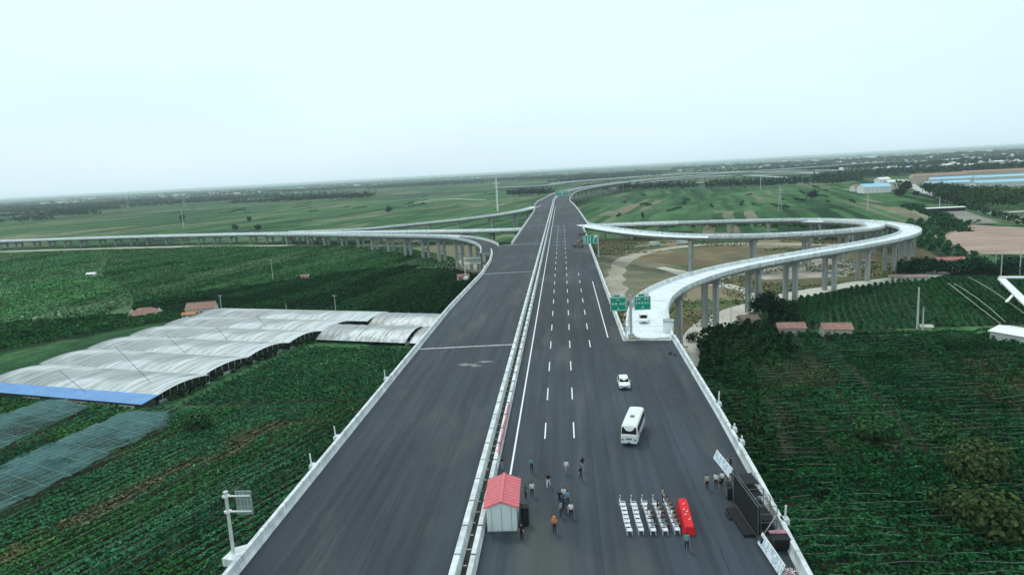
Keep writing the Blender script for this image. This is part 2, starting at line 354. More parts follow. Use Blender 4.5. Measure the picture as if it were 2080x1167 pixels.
# ------------------------------------------------------------------ road markings, joints, stains
mk = MB()
def strip(mb, s0, s1, off, wd, z=.006, step=12):
    ss = np.linspace(s0, s1, max(2, int((s1-s0)/step)+1))
    sweep(mb, np.array([(*road_pt(s, off), DZ+z) for s in ss]), [(-wd/2, 0), (wd/2, 0)], close=False)
strip(mk, 73, 640, -7.25, .22)
for s in np.arange(83.4, 420, 15):
    strip(mk, s, s+5.6, -3.55, .17); strip(mk, s, s+5.6, .2, .17)
    if 120 < s < 232: strip(mk, s, s+5.6, 4.12, .17)
strip(mk, 135.5, 206, 7.95, .2)
tag(mk.build('road_markings', LINE), kind='structure')
jt = MB()
for s, wd in ((132.5, .55), (232, .5), (322, .6), (431, .5), (520, .6), (610, .6), (700, .7)):
    a, b = interp(TL, s)+.4, -11.1; jt.add([(a, s-wd/2-1.2, DZ+.007), (b, s-wd/2, DZ+.007), (b, s+wd/2, DZ+.007), (a, s+wd/2-1.2, DZ+.007)], [(0, 1, 2, 3)])
tag(jt.build('road_joints', mat('fresh_joint_mortar', (.5, .52, .52), .9, .35, 1.2)), kind='structure')
for (x, y, rx, ry) in ((-18.5, 119, 1.6, .7), (-15.2, 120.5, 1.4, .6), (-16.8, 118, 1.0, .5)):
    sheet('road_stain', [(x+rx*math.cos(t)*(1+.3*math.sin(5*t+x)), y+ry*math.sin(t)*(1+.3*math.cos(3*t)), DZ+.008) for t in np.linspace(0, 6.2, 22)],
          mat('pale_spilt_mortar', (.2, .21, .21), .9, .45, 1.5))['kind'] = 'structure'
sm = MB()
for off, a, b in ((-14.9, 40, 322), (-19.2, 40, 322), (-23.5, 40, 322), (2.2, 45, 410), (12.7, 45, 130)): strip(sm, a, b, off, .07, .005)
tag(sm.build('paving_seams', mat('paving_seam', (.029, .036, .044), .95, .5, .6)), kind='structure')
tm = MB()
for k in range(11):
    x0 = RNG.uniform(11.5, 19); x1 = RNG.uniform(4, 17); y1 = RNG.uniform(88, 112); c_ = RNG.uniform(-2.5, 2.5)
    P_ = resample(catmull([(x0, 131, DZ+.009), ((x0+x1)/2+c_, (131+y1)/2, DZ+.009), (x1, y1, DZ+.009)], 2), 2); P_[:, 2] += k*.0004
    sweep(tm, P_, [(-.11, 0), (.11, 0)], close=False)
    if k % 2: Q_ = P_.copy(); Q_[:, 0] += 1.7; sweep(tm, Q_, [(-.11, 0), (.11, 0)], close=False)
tmm = mat('dusty_tyre_mark', (.10, .11, .115), .95, .3, 1.2); tmb = tmm.node_tree; na = N(tmb, 'ShaderNodeTexNoise'); na.inputs['Scale'].default_value = .7; ma = N(tmb, 'ShaderNodeMapRange'); ma.inputs['From Min'].default_value = .45; ma.inputs['From Max'].default_value = .65; ma.inputs['To Max'].default_value = .55
tcx = N(tmb, 'ShaderNodeTexCoord'); tmb.links.new(tcx.outputs['Object'], na.inputs['Vector']); tmb.links.new(na.outputs['Fac'], ma.inputs['Value']); tmb.links.new(ma.outputs[0], tmb.nodes['Principled BSDF'].inputs['Alpha'])
tag(tm.build('tyre_marks', tmm), kind='structure')
# the slip road begins at a ragged edge of concrete and rubble on the asphalt

# ------------------------------------------------------------------ concrete ramps
def ramp_bridge(pts, width, label, spans=27, group=None, skip=(), z_sub=1.7, s_wet=None, pier_from=0, pier_to=1e9, w_fn=None, left_par=(0, 1e9), right_par=(0, 1e9), surf=DECK, z_trim=None):
    P = resample(smooth_path(resample(catmull(pts, 4.0), 4.0), 5), 4.0); o0 = P[0].copy()
    e = empty('ramp_viaduct', (float(o0[0]), float(o0[1]), 0)); tag(e, label, 'ramp')
    P[:, 0] -= o0[0]; P[:, 1] -= o0[1]
    D = np.r_[0, np.cumsum(np.linalg.norm(np.diff(P[:, :2], axis=0), axis=1))]
    h = width/2; mb = MB()
    sweep(mb, P, [(-h-.35, -.01), (-h-.35, -.4), (-h+1.6, -.75), (-h+2.3, -z_sub), (h-2.3, -z_sub), (h-1.6, -.75), (h+.35, -.4), (h+.35, -.01)])
    mb.build('deck', CONCD, e)
    mb = MB(); sweep(mb, P, [(-h, .004), (h, .004)], close=False); mb.build('roadway', surf, e)
    mb = MB(); rj = rights(P)
    for q in np.arange(14, min(D[-1], 520), spans if spans > 12 else 25):
        k = int(np.argmin(abs(D-q))); mb.box((P[k, 0], P[k, 1], P[k, 2]+.008), (width-.5, .16, .02), rz=math.atan2(rj[k, 1], rj[k, 0]))
    if mb.v: mb.build('expansion_joint', JOINTM, e)['kind'] = 'stuff'
    for side, (a, b) in ((-1, left_par), (1, right_par)):
        i = [k for k in range(len(P)) if a <= D[k] <= min(b, D[-1])]
        if len(i) > 1:
            Q = P[i]; r = rights(P)[i]; Q = Q.copy(); Q[:, :2] += r*side*h
            parapet(Q, 'parapet', e, flip=-side, loc=(0, 0))
    s = max(12, pier_from); rr = rights(P)
    while s < min(D[-1]-8, pier_to):
        k = int(np.argmin(abs(D-s))); p = P[k]; ang = math.atan2(rr[k, 1], rr[k, 0]); wx, wy = p[0]+o0[0], p[1]+o0[1]
        if not any((a-wx)**2+(b-wy)**2 < c*c for a, b, c in skip):
            mb = MB(); cs = h*.42
            for q in (-1, 1):
                mb.box((p[0]+rr[k, 0]*q*cs, p[1]+rr[k, 1]*q*cs, (p[2]-z_sub-1.2)/2), (1.5, 1.5, p[2]-z_sub-1.2), rz=ang)
            mb.box((p[0], p[1], p[2]-z_sub-.65), (cs*2+2.6, 1.8, 1.3), rz=ang)
            if p[2] > 12: mb.box((p[0], p[1], p[2]*.45), (cs*2, .9, .9), rz=ang)
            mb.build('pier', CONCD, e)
        s += spans
    return e
outer = [(15.85, 132.1, 18), (17.2, 146, 18), (18.6, 158, 18), (21.6, 172, 18), (27.5, 187, 17.9), (37.5, 204, 17.6), (52, 223, 17.2), (71, 242, 16.6), (92, 261, 15.9), (117, 284, 15), (142, 309, 14), (163, 336, 13.2), (176, 364, 12.6), (181, 392, 12), (179, 419, 11.6), (169, 443, 11.2), (150, 462, 10.9), (118, 477, 10.6), (80, 489, 10.3)]
ramp_bridge(outer, 8.9, 'outer loop ramp of pale bare concrete curving off the right side on tall twin columns', pier_from=34, right_par=(0, 1e9), left_par=(6, 1e9))
trunk = [(80, 489, 10.3), (45, 497, 10.1), (10, 502, 9.8), (-25, 504, 9.5), (-60, 512, 9.2), (-116, 537, 8.8), (-195, 572, 8.4), (-294, 613, 8), (-413, 648, 8), (-533, 672, 8), (-700, 700, 8), (-950, 735, 8), (-1250, 765, 8)]
ramp_bridge(trunk, 17.0, 'low concrete link road on many short columns running away to the left edge', spans=21, z_sub=1.4)
inner = [(154, 450, 11.0), (166, 432, 11.4), (172, 409, 12), (168.5, 384, 12.8), (156, 362, 13.6), (134, 343.5, 14.6), (107, 331, 15.6), (82, 326, 16.4), (57, 331, 17.2), (39.5, 347, 17.8), (27, 371, 18), (18.5, 395, 18.0), (12.5, 414, 18), (10.2, 428, 17.99)]
ramp_bridge(inner, 8.6, 'tight inner loop ramp of pale concrete bending back inside the bigger loop', right_par=(14, 1e9), left_par=(0, 198), pier_to=225)
near = [(-32.5, 296, 17.98), (-34, 312, 17.98), (-40, 336, 17.9), (-50, 363, 17.4), (-62, 388, 16.6), (-80, 416, 15.2), (-105, 450, 13.4), (-138, 492, 11.2), (-172, 530, 9.4), (-215, 566, 8.5), (-262, 592, 8.2)]
ramp_bridge(near, 9.0, 'asphalt ramp peeling off the left carriageway and sinking to the low link road', right_par=(22, 1e9), left_par=(4, 1e9), surf=DECK)
far = [(-25.5, 664, 17.97), (-29, 632, 17.8), (-41, 604, 17), (-62, 583, 15.8), (-92, 575, 14), (-130, 577, 12), (-170, 583, 9.8), (-215, 597, 8.6), (-255, 611, 8.2)]
ramp_bridge(far, 8.0, 'thin far ramp climbing from the low link road to the highway before the crest', right_par=(10, 1e9))
# distant interchange strands near the horizon
for i, (pp, wd, lab) in enumerate([
    ([(1240, 385, 8), (1260, 377, 10), (1300, 372, 10), (1420, 360, 9), (1560, 355, 8), (1690, 351, 6)], 14, 'distant low concrete link road running right behind the dark tree belt'),
    ([(1010, 381, 8), (1100, 377, 9), (1160, 370, 10), (1260, 362, 11), (1400, 352, 11), (1560, 347, 10), (1700, 346, 7)], 16, 'furthest pale overpass crossing behind the highway crest towards the right'),
    ([(1120, 372, 6), (1230, 363, 8), (1330, 357, 10), (1450, 351, 9), (1580, 350, 7), (1720, 352, 5)], 18, 'broad pale link road of the distant interchange, between the two outer strands'),
    ([(1280, 379, 8), (1360, 373, 9), (1440, 371, 9), (1560, 368, 7), (1720, 362, 5)], 12, 'lowest distant concrete strand just above the right tree belt'),
    ([(1240, 374, 14), (1330, 364, 12), (1440, 358, 10), (1520, 357, 8), (1600, 361, 6)], 10, 'distant ramp strand leaving the curving highway above the tree belt')]):
    ramp_bridge([U(*p) for p in pp], wd, lab, spans=55)
# asphalt already laid on the first stretch of the left exit ramp, and the gore in front of it
Pn = resample(smooth_path(resample(catmull(near, 4.0), 4.0), 5), 4.0)[:26]
mb = MB(); sweep(mb, Pn+np.array([0, 0, .012]), [(-4.2, 0), (4.2, 0)], close=False); tag(mb.build('road', ASPH), kind='structure')
sheet('road', [(-30.2, 285, 18.006), (-25.5, 300, 18.006), (-25.5, 321.5, 18.006), (-28.5, 322, 18.006), (-31.5, 306, 18.006)], ASPH)['kind'] = 'structure'
sheet('road', [(16, 132.2, 18.02), (20.2, 132.2, 18.02), (20.4, 134.5, 18.02), (17, 133.6, 18.02), (13, 134.9, 18.02), (11.6, 133.4, 18.02), (11.6, 132.2, 18.02)], mat('dusty_ramp_edge', (.3, .32, .3), .95, .4, .8))['kind'] = 'structure'

# ------------------------------------------------------------------ vegetation helpers
def vnoise(x, y, sc, seed=0):
    x = np.asarray(x)*sc+seed*17.3; y = np.asarray(y)*sc-seed*9.1; xi = np.floor(x).astype(int); yi = np.floor(y).astype(int); fx = x-xi; fy = y-yi
    fx = fx*fx*(3-2*fx); fy = fy*fy*(3-2*fy)
    def h(a, b):
        v = np.sin(a*127.1+b*311.7+seed*74.7)*43758.5453; return v-np.floor(v)
    return (h(xi, yi)*(1-fx)+h(xi+1, yi)*fx)*(1-fy)+(h(xi, yi+1)*(1-fx)+h(xi+1, yi+1)*fx)*fy
def fbm(x, y, sc, seed=0): return (vnoise(x, y, sc, seed)+.5*vnoise(x, y, sc*2.1, seed+1)+.25*vnoise(x, y, sc*4.3, seed+2))/1.75
def quads_mesh(name, C, Nn, size, col, mat_, parent=None, aspect=.75):
    n = len(C); Nn = Nn/np.linalg.norm(Nn, axis=1)[:, None]
    a = np.cross(Nn, RNG.normal(size=(n, 3))); a /= np.linalg.norm(a, axis=1)[:, None]; b = np.cross(Nn, a)
    s = np.asarray(size).reshape(-1, 1)*np.ones((n, 1))/2; a = a*s; b = b*s*aspect
    # leaf-like six-gon read as a pointed clump
    V = np.stack([C-a, C-a*.25-b, C+a*.55-b*.8, C+a, C+a*.25+b, C-a*.55+b*.8], 1).reshape(-1, 3)
    me = bpy.data.meshes.new(name); me.vertices.add(n*6); me.vertices.foreach_set('co', V.ravel().astype(np.float32))
    me.loops.add(n*6); me.loops.foreach_set('vertex_index', np.arange(n*6, dtype=np.int32))
    me.polygons.add(n); me.polygons.foreach_set('loop_start', np.arange(0, n*6, 6, dtype=np.int32)); me.polygons.foreach_set('loop_total', np.full(n, 6, dtype=np.int32))
    at = me.attributes.new('Col', 'FLOAT_COLOR', 'FACE'); at.data.foreach_set('color', np.concatenate([col, np.ones((n, 1))], 1).astype(np.float32).ravel())
    me.update(calc_edges=True); me.materials.append(mat_); o = bpy.data.objects.new(name, me); COL.objects.link(o)
    if parent: o.parent = parent
    return o
def inpoly(x, y, P):
    r = np.zeros(len(x), bool); n = len(P)
    for i in range(n):
        x1, y1 = P[i][:2]; x2, y2 = P[(i+1) % n][:2]
        c = ((y1 > y) != (y2 > y)); xs = (x2-x1)*(y-y1)/((y2-y1) if y2 != y1 else 1e-9)+x1; r ^= c & (x < xs)
    return r
def crop(name, poly, ang, gap, h, leaf, dens, cols, seed=0, mask=None, rowfill=.30, brown=None, kind='stuff', hvar=.5, band=None):
    P = np.array([p[:2] for p in poly]); lo, hi = P.min(0), P.max(0); A = (hi-lo).prod(); n = int(A*dens)
    x = RNG.uniform(lo[0], hi[0], n); y = RNG.uniform(lo[1], hi[1], n)
    c, s_ = math.cos(ang), math.sin(ang); u = x*c+y*s_; v = -x*s_+y*c
    wob = (vnoise(u, v, .05, seed+5)-.5)*gap*.8
    row = np.round((v+wob)/gap); off = RNG.normal(0, rowfill*gap*.5, n); v2 = row*gap+off-wob
    x = u*c-v2*s_; y = u*s_+v2*c
    f = fbm(x, y, .045, seed); g = fbm(x, y, .3, seed+9)
    k = inpoly(x, y, P) & (RNG.random(n) < np.clip(.35+g*1.25, 0, 1))
    if mask is not None: k &= mask(x, y)
    x, y, off, f, g = x[k], y[k], off[k], f[k], g[k]; n = len(x)
    hb = 1.0
    if band:
        vv = (-x*s_+y*c+(fbm(x, y, .01, seed+3)-.5)*band*1.2)/band; bi = np.floor(vv)+np.floor((x*c+y*s_)/(band*9)+vnoise(np.floor(vv), vv*0, 1.0, 2)*3)*17; hs = np.abs(np.sin(bi*12.9898+seed)*43758.5453) % 1.0; h2_ = np.abs(np.sin(bi*78.233+seed)*12345.678) % 1.0
        f = .25+.5*(.75*hs+.25*f); hb = .35+.8*h2_
    prof = np.exp(-(off/(gap*.36))**2); z = hb*h*(1-hvar+hvar*2*(g-.3))*(.25+.75*prof)*RNG.uniform(.55, 1.0, n)+.05
    cols = np.array(cols); t = np.clip((f-.25)*2, 0, .999)*(len(cols)-1); i = t.astype(int); fr = (t-i)[:, None]
    col = cols[i]*(1-fr)+cols[np.minimum(i+1, len(cols)-1)]*fr
    col = col*np.array([.82, 1.08, 1.05])
    if brown is not None:
        b = np.clip(brown(x, y), 0, 1)[:, None]*RNG.uniform(.5, 1, (n, 1)); col = col*(1-b)+np.array([.17, .12, .065])*b; z *= (1-.7*b[:, 0])
    col = col*np.exp(RNG.normal(0, .33, (n, 1)))*np.array([1, 1, 1])
    Nn = RNG.normal(0, .55, (n, 3)); Nn[:, 2] += 1.0
    return tag(quads_mesh(name, np.stack([x, y, z], 1), Nn, leaf*RNG.uniform(.6, 1.35, n), col, LEAF), kind=kind)
def field(poly, z, c, var=.4, sc=.25, name='field', c2=None, stretch=(1, 1, 1)):
    return tag(sheet(name, [(p[0], p[1], z) for p in poly], mat('soil_'+name, c, .95, var, sc, .2, c2=c2, stretch=stretch, fine=(1.3, .25))), kind='structure')
DG = [(.020, .060, .026), (.032, .088, .034), (.024, .075, .036), (.045, .11, .04)]
TG = [(.028, .075, .045), (.04, .10, .055), (.030, .085, .05), (.055, .125, .06)]
OG = [(.022, .055, .022), (.035, .078, .028), (.05, .085, .03), (.03, .085, .038)]
UL = (.267, .964)

# ---- right: netted orchard rows beside the viaduct
R1 = [(22, 55), (60, 55), (85, 82), (150, 178), (160, 196), (80, 198), (58, 206), (46, 205), (40, 190), (24, 150)]
field(R1, .02, (.030, .028, .017), .5, .15)
def browns(x, y): return np.clip((fbm(x, y, .05, 31)-.42)*2.6, 0, 1)*((y > 116) & (y < 175))*.75
def paths(x, y):
    k = np.ones(len(x), bool)
    for x0 in (46.5, 53.5, 61, 38.5): k &= ~((abs(x-(x0+(y-120)*.155)) < .8+.5*vnoise(x, y, .2, 3)) & (y > 117) & (RNG.random(len(x)) < .85))
    k &= ~((abs(y-(116+.05*(x-35))) < 1.2) & (RNG.random(len(x)) < .8))
    return k
crop('orchard_rows', R1, 0, 2.25, 2.3, .47, 20, [(.008, .042, .016), (.020, .082, .028), (.012, .055, .024), (.032, .105, .042)], 1, paths, .36, browns)
# vertical strips of taller bushes
crop('orchard_bushes', [(30, 70), (60, 60), (82, 85), (140, 178), (60, 200), (40, 186)], R(84), 9, 3.4, .55, 3.0, [(.012, .05, .018), (.02, .07, .024), (.032, .075, .024)], 6, lambda x, y: fbm(x, y, .06, 44) > .44, .5)
crop('orchard_bushes', [(26, 60), (60, 60), (82, 85), (146, 180), (60, 202), (38, 190)], 0, 4.5, 2.9, .5, 4.0, [(.010, .04, .016), (.018, .06, .022), (.03, .075, .03)], 26, lambda x, y: vnoise(x, y, .28, 61) > .55, .7)
mb = MB()
for j, y in enumerate(np.arange(58, 192, 2.25)):
    x0, x1 = 24+max(0, (y-150)*.35), min(60+(y-55)*.95, 150)
    xs = np.arange(x0, x1, 1.6); amp = .28
    pts = [(x, y+.3*math.sin(x*.21+y)+.15*math.sin(x*.9+y*2), 1.55+.5*fbm([x], [y], .12, 3)[0]+amp*abs(math.sin(x*.42+.3*j))) for x in xs]
    seg = []
    for q, p in enumerate(pts):
        if vnoise([p[0]], [p[1]], .09, 12)[0] > .36 and vnoise([p[0]], [p[1]*3], .55, 14)[0] > .38 and q < len(pts)-1: mb.bar(p, pts[q+1], RNG.uniform(.013, .022), n=3)
tag(mb.build('trellis_wires', mat('weathered_wire', (.22, .29, .25), .6, .2, 1)), kind='stuff')
# ---- right: thicket along the dusty track, field behind the huts
crop('thicket', [(33, 165), (60, 178), (62, 205), (56, 214), (44, 208), (40, 203), (36, 190)], R(60), 3, 4.5, .9, 9, [(.008, .028, .012), (.014, .038, .015), (.022, .045, .018)], 3, None, .6)
crop('thicket', [(24, 100), (33, 104), (38, 128), (46, 165), (40, 186), (30, 165), (24, 140)], R(80), 3, 4.2, .7, 7, [(.008, .028, .012), (.014, .045, .016), (.024, .055, .02)], 23, lambda x, y: fbm(x, y, .09, 71) > .36, .6)
R3 = [(62, 214), (66, 225), (88, 258), (112, 272), (142, 286), (168, 288), (215, 268), (160, 205), (105, 206), (80, 206)]
field(R3, .03, (.03, .05, .025), .4, .1)
crop('crop_rows', R3, R(-110), 2.2, 1.8, .62, 11, [(.010, .05, .017), (.022, .09, .028), (.014, .06, .022), (.034, .10, .045)], 4, band=11)
crop('thicket', [(62, 206), (72, 206), (74, 232), (66, 228)], R(60), 3, 5.5, .95, 12, [(.010, .03, .017), (.016, .04, .02)], 5, None, .6)
crop('hedge', [(140, 298), (196, 283), (204, 300), (150, 318)], R(-15), 4, 6.5, 1.2, 5, [(.010, .034, .022), (.014, .045, .028), (.02, .055, .03)], 7, None, .6)
R5 = [(186, 330), (200, 345), (210, 388), (232, 436), (290, 500), (262, 540), (215, 470), (196, 430), (190, 380)]
field(R5, .03, (.03, .06, .03), .4, .05)
crop('crop_rows', R5, R(60), 6, 2.6, 1.5, 1.4, DG, 8)
R6 = [(199, 284), (206, 300), (222, 338), (330, 380), (300, 290), (240, 262)]
field(R6, .03, (.035, .075, .035), .4, .05); crop('crop_rows', R6, R(60), 4, 2.2, 1.4, 1.8, TG, 9)
# ---- left fields
L1 = [(-170, 62), (-25, 52), (-27, 150), (-60, 150.5), (-100, 150.5), (-136, 160), (-168, 168), (-215, 168)]
field(L1, .02, (.032, .036, .019), .5, .15)
def bl(x, y):   # dry strip
    d = ((x+84.5)*math.sin(R(65.6))-(y-91)*math.cos(R(65.6))); return np.clip(1.15-abs(d-1+7*(vnoise(x, y, .12, 8)-.5))/4.2, 0, 1)*(fbm(x, y, .12, 21) > .36)*(y < 140)
def notnet(x, y): return ~(inpoly(x, y, NET1) | inpoly(x, y, NET2)) | (RNG.random(len(x)) < .25)
NET1 = [U(-30, 945), U(0, 940), U(-60, 880), U(90, 828), U(135, 826), U(185, 842), U(60, 900)]
NET2 = [U(-60, 1010), U(0, 965), U(130, 908), U(260, 850), U(345, 848), U(340, 880), U(190, 960), U(0, 1060), U(-60, 1090)]
crop('crop_rows', L1, R(68), 1.9, 1.5, .46, 19, [(.014, .055, .02), (.035, .11, .035), (.065, .15, .045), (.026, .09, .045), (.055, .15, .07), (.016, .06, .026)], 10, notnet, .30, bl, band=7)
for NP in (NET1, NET2):
    poly = [p[:2] for p in NP]; mb = MB(); cx = np.mean([p[0] for p in poly]); cy = np.mean([p[1] for p in poly])
    # sagging net: fine grid clipped to the strip
    P = np.array(poly); lo, hi = P.min(0), P.max(0); st = 1.2; idx = {}
    for a in np.arange(lo[0]-2, hi[0]+2, st):
        for b in np.arange(lo[1]-2, hi[1]+2, st):
            if inpoly(np.array([a+.6]), np.array([b+.6]), poly)[0]:
                q = [(a, b), (a+st, b), (a+st, b+st), (a, b+st)]
                mb.add([(p[0], p[1], 1.7+.5*fbm([p[0]], [p[1]], .25, 4)[0]) for p in q], [(0, 1, 2, 3)])
    nm = bpy.data.materials.get('shade_net') or mat('shade_net', (.045, .14, .145), .8, .3, .5, fine=(3, .2))
    if not nm.get('a'):
        nm['a'] = 1; t = nm.node_tree; n5 = N(t, 'ShaderNodeTexNoise'); n5.inputs['Scale'].default_value = 1.4; n5.inputs['Detail'].default_value = 4
        r5 = N(t, 'ShaderNodeMapRange'); r5.inputs['From Min'].default_value = .35; r5.inputs['From Max'].default_value = .6; r5.inputs['To Min'].default_value = .12; r5.inputs['To Max'].default_value = .75
        t.links.new(n5.outputs['Fac'], r5.inputs['Value']); t.links.new(r5.outputs[0], t.nodes['Principled BSDF'].inputs['Alpha'])
    o = mb.build('shade_net', nm); 
    tag(o, 'teal shade net strip over low crops '+('just in front of the blue roofed shed' if NP is NET1 else 'reaching diagonally from the left edge, the longer one'), 'shade net', 'shade nets over the crops')
    mb = MB()
    for a in np.arange(-60, 60, 1.9):
        for t0 in np.arange(-60, 60, 2.0):
            p = (cx+a*math.sin(R(68))+t0*math.cos(R(68)), cy-a*math.cos(R(68))+t0*math.sin(R(68))); q = (p[0]+2*math.cos(R(68)), p[1]+2*math.sin(R(68)))
            if inpoly(np.array([p[0]]), np.array([p[1]]), poly)[0] and vnoise([p[0]], [p[1]], .15, 2)[0] > .3: mb.bar((*p, 2.25), (*q, 2.25), .022, n=3)
    for a in np.arange(-60, 60, 4.5):
        for t0 in np.arange(-60, 60, 2.0):
            p = (cx+t0*math.cos(R(-25))+a*math.sin(R(25)), cy+t0*math.sin(R(-25))+a*math.cos(R(25))); q = (p[0]+2*math.cos(R(-25)), p[1]+2*math.sin(R(-25)))
            if inpoly(np.array([p[0]]), np.array([p[1]]), poly)[0]: mb.bar((*p, 2.3), (*q, 2.3), .026, n=3)
    c = mb.build('net_wires', bpy.data.materials['weathered_wire'], o); c['kind'] = 'stuff'
# wires over the left rows
mb = MB()
for a in np.arange(-160, 120, 3.8):
    for t0 in np.arange(60, 200, 2.4):
        x, y = a+t0*math.cos(R(68)), t0*math.sin(R(68))
        if inpoly(np.array([x]), np.array([y]), L1)[0] and vnoise([x], [y], .06, 33)[0] > .5:
            mb.bar((x, y, 1.7), (x+2.4*math.cos(R(68)), y+2.4*math.sin(R(68)), 1.7), .016, n=3)
tag(mb.build('trellis_wires', bpy.data.materials['weathered_wire']), kind='stuff')
L2 = [(-27, 152), (-95, 153.5), (-86, 207), (-50, 200), (-27, 193)]
field(L2, .02, (.028, .045, .024), .4, .15)
crop('crop_rows', L2, R(-38), 1.9, 1.5, .55, 13, [(.026, .09, .036), (.040, .12, .048), (.030, .10, .044), (.05, .135, .055)], 12)
L3 = [(-140, 277), (-52, 250), (-27, 243), (-27, 300), (-42, 340), (-60, 372), (-98, 395), (-140, 372), (-205, 305), (-190, 280)]
field(L3, .03, (.014, .026, .012), .4, .1)
crop('crop_rows', L3, R(74), 2.6, 2.2, .8, 8, [(.008, .034, .012), (.014, .055, .018), (.010, .042, .015), (.03, .085, .03), (.018, .06, .02)], 13, band=13)
L4 = [(-232, 185), (-208, 192), (-190, 225), (-150, 271), (-168, 275), (-200, 272), (-245, 262), (-300, 235)]
field(L4, .03, (.03, .06, .025), .4, .1)
crop('crop_rows', L4, R(66), 3, 2.0, .9, 7, [(.02, .065, .024), (.03, .09, .03), (.045, .11, .036), (.026, .08, .03)], 14)
L5 = [(-110, 400), (-60, 385), (-72, 430), (-118, 500), (-190, 545), (-330, 590), (-420, 600), (-300, 420), (-215, 320), (-205, 305), (-140, 372), (-98, 395)]
crop('crop_rows', L5, R(76), 3.4, 1.7, .95, 2.6, [(.010, .045, .015), (.05, .14, .04), (.09, .18, .07), (.03, .10, .034), (.14, .19, .10), (.015, .06, .02)], 15, None, .3, band=14)
field(L5, .025, (.05, .08, .03), .4, .1)
L6 = [(-205, 305), (-215, 320), (-300, 420), (-420, 600), (-620, 640), (-700, 560), (-420, 300), (-300, 240), (-245, 262), (-200, 272)]
crop('crop_rows', L6, R(80), 4, 1.5, 1.1, 1.2, [(.015, .06, .02), (.06, .17, .045), (.11, .22, .09), (.03, .10, .035), (.17, .22, .11), (.07, .19, .06), (.02, .07, .03)], 16, None, .3, band=20)
field(L6, .02, (.06, .11, .04), .4, .1)

# ---- ground patches and tracks
INNER = [(14, 140), (30, 160), (34, 195), (64, 252), (108, 284), (143, 300), (160, 318), (182, 345), (192, 385), (186, 430), (120, 500), (14, 512)]
field(INNER, .012, (.045, .075, .025), .3, .03, 'bare_ground', c2=(.24, .17, .09))
crop('weeds', INNER, R(20), 3, .5, .8, 1.6, [(.04, .08, .025), (.06, .10, .03), (.08, .085, .035)], 17, lambda x, y: (fbm(x, y, .03, 50) > .45) & (RNG.random(len(x)) < .5) & ~((x < 62) & (y > 262) & (y < 410)), .8)
def track(name, pts, wd, m, z=.04, seed=0):
    P = resample(catmull([(p[0], p[1], z) for p in pts], 5), 5); r = rights(P); vs = []
    for i, p in enumerate(P):
        k = wd/2*(1+.35*(vnoise([p[0]], [p[1]], .08, seed)[0]-.5)*2); vs += [(p[0]-r[i, 0]*k, p[1]-r[i, 1]*k, z), (p[0]+r[i, 0]*k, p[1]+r[i, 1]*k, z)]
    mb = MB(); mb.add(vs, [(2*i, 2*i+1, 2*i+3, 2*i+2) for i in range(len(P)-1)]); return tag(mb.build(name, m), kind='structure')
for k in range(34):
    a = RNG.uniform(0, 6.28); cx_, cy_ = RNG.uniform(18, 170), RNG.uniform(205, 470); rx, ry = RNG.uniform(5, 18), RNG.uniform(6, 22)
    if inpoly(np.array([cx_]), np.array([cy_]), INNER)[0]:
        c_, c2_ = (((.22, .13, .065), (.12, .1, .05)), ((.34, .28, .19), (.22, .18, .1)), ((.04, .10, .03), (.1, .14, .05)), ((.06, .12, .035), (.16, .17, .07)))[k % 4]
        tag(sheet('bare_ground' if k % 4 < 2 else 'grass_patch', [(cx_+rx*math.cos(t)*(1+.25*math.sin(3*t+k)+.12*math.sin(7*t)), cy_+ry*math.sin(t)*(1+.2*math.cos(4*t+k)+.1*math.sin(9*t+k)), .014+k*.0006) for t in np.linspace(0, 6.1, 40)], mat('patch_soil', c_, .95, .35, .12, .2, c2=c2_, fine=(.9, .3))), kind='structure')
track('dirt_path', [(24, 140), (29, 170), (36, 198), (46, 220), (68, 248), (106, 276), (143, 291), (175, 312)], 9, SANDP, .045, 1)
track('dirt_path', [(68, 250), (72, 275), (62, 300), (55, 330), (48, 350)], 6, SANDP, .05, 2)
track('dirt_path', [(18, 215), (30, 262), (60, 300), (100, 330), (150, 345)], 5, SAND, .055, 3)
track('dirt_path', [(20, 270), (24, 330), (40, 400), (90, 440), (160, 410)], 9, SAND, .06, 4)
field([(16, 270), (34, 278), (60, 322), (58, 352), (30, 400), (16, 420)], .03, (.33, .29, .22), .3, .06, 'bare_ground', c2=(.10, .12, .05))
field([(86, 300), (120, 300), (142, 330), (135, 372), (100, 352), (84, 325)], .03, (.30, .24, .18), .35, .09, 'bare_ground', c2=(.42, .38, .33))
field([(-28, 330), (-45, 342), (-75, 372), (-72, 405), (-96, 440), (-120, 500), (-90, 520), (-26, 470)], .02, (.25, .2, .13), .35, .06, 'bare_ground', c2=(.14, .15, .07))
track('dirt_path', [(-30, 345), (-60, 395), (-100, 455), (-190, 540), (-290, 585), (-420, 622), (-560, 645), (-800, 680)], 11, SAND, .05, 5)
track('dirt_path', [U(0, 662), U(60, 648), U(95, 640), U(125, 638)], 2.2, SANDP, .05, 6)
track('dirt_path', [U(-40, 672), U(0, 662), U(40, 651)], 1.5, SANDP, .06, 7)
track('dirt_path', [U(445, 515), U(480, 508), U(530, 500), U(600, 497)], 5, SANDP, .06, 8)
field([U(1895, 478), U(1962, 456), U(2085, 462), U(2160, 470), U(2160, 516), U(1960, 516), U(1925, 498)], .05, (.33, .22, .17), .2, .02, 'bare_ground', c2=(.43, .32, .26), stretch=(1, 4, 1))
field([U(1870, 432), U(1960, 428), U(2030, 452), U(1960, 456), U(1930, 466)], .045, (.22, .22, .19), .25, .02, 'bare_ground')
track('road', [U(1846, 366), U(1862, 382), U(1900, 397), U(1950, 412), U(2010, 430), U(2100, 452), U(2200, 478)], 10, mat('pale_country_road', (.42, .44, .42), .9, .15, .05), .08, 9)
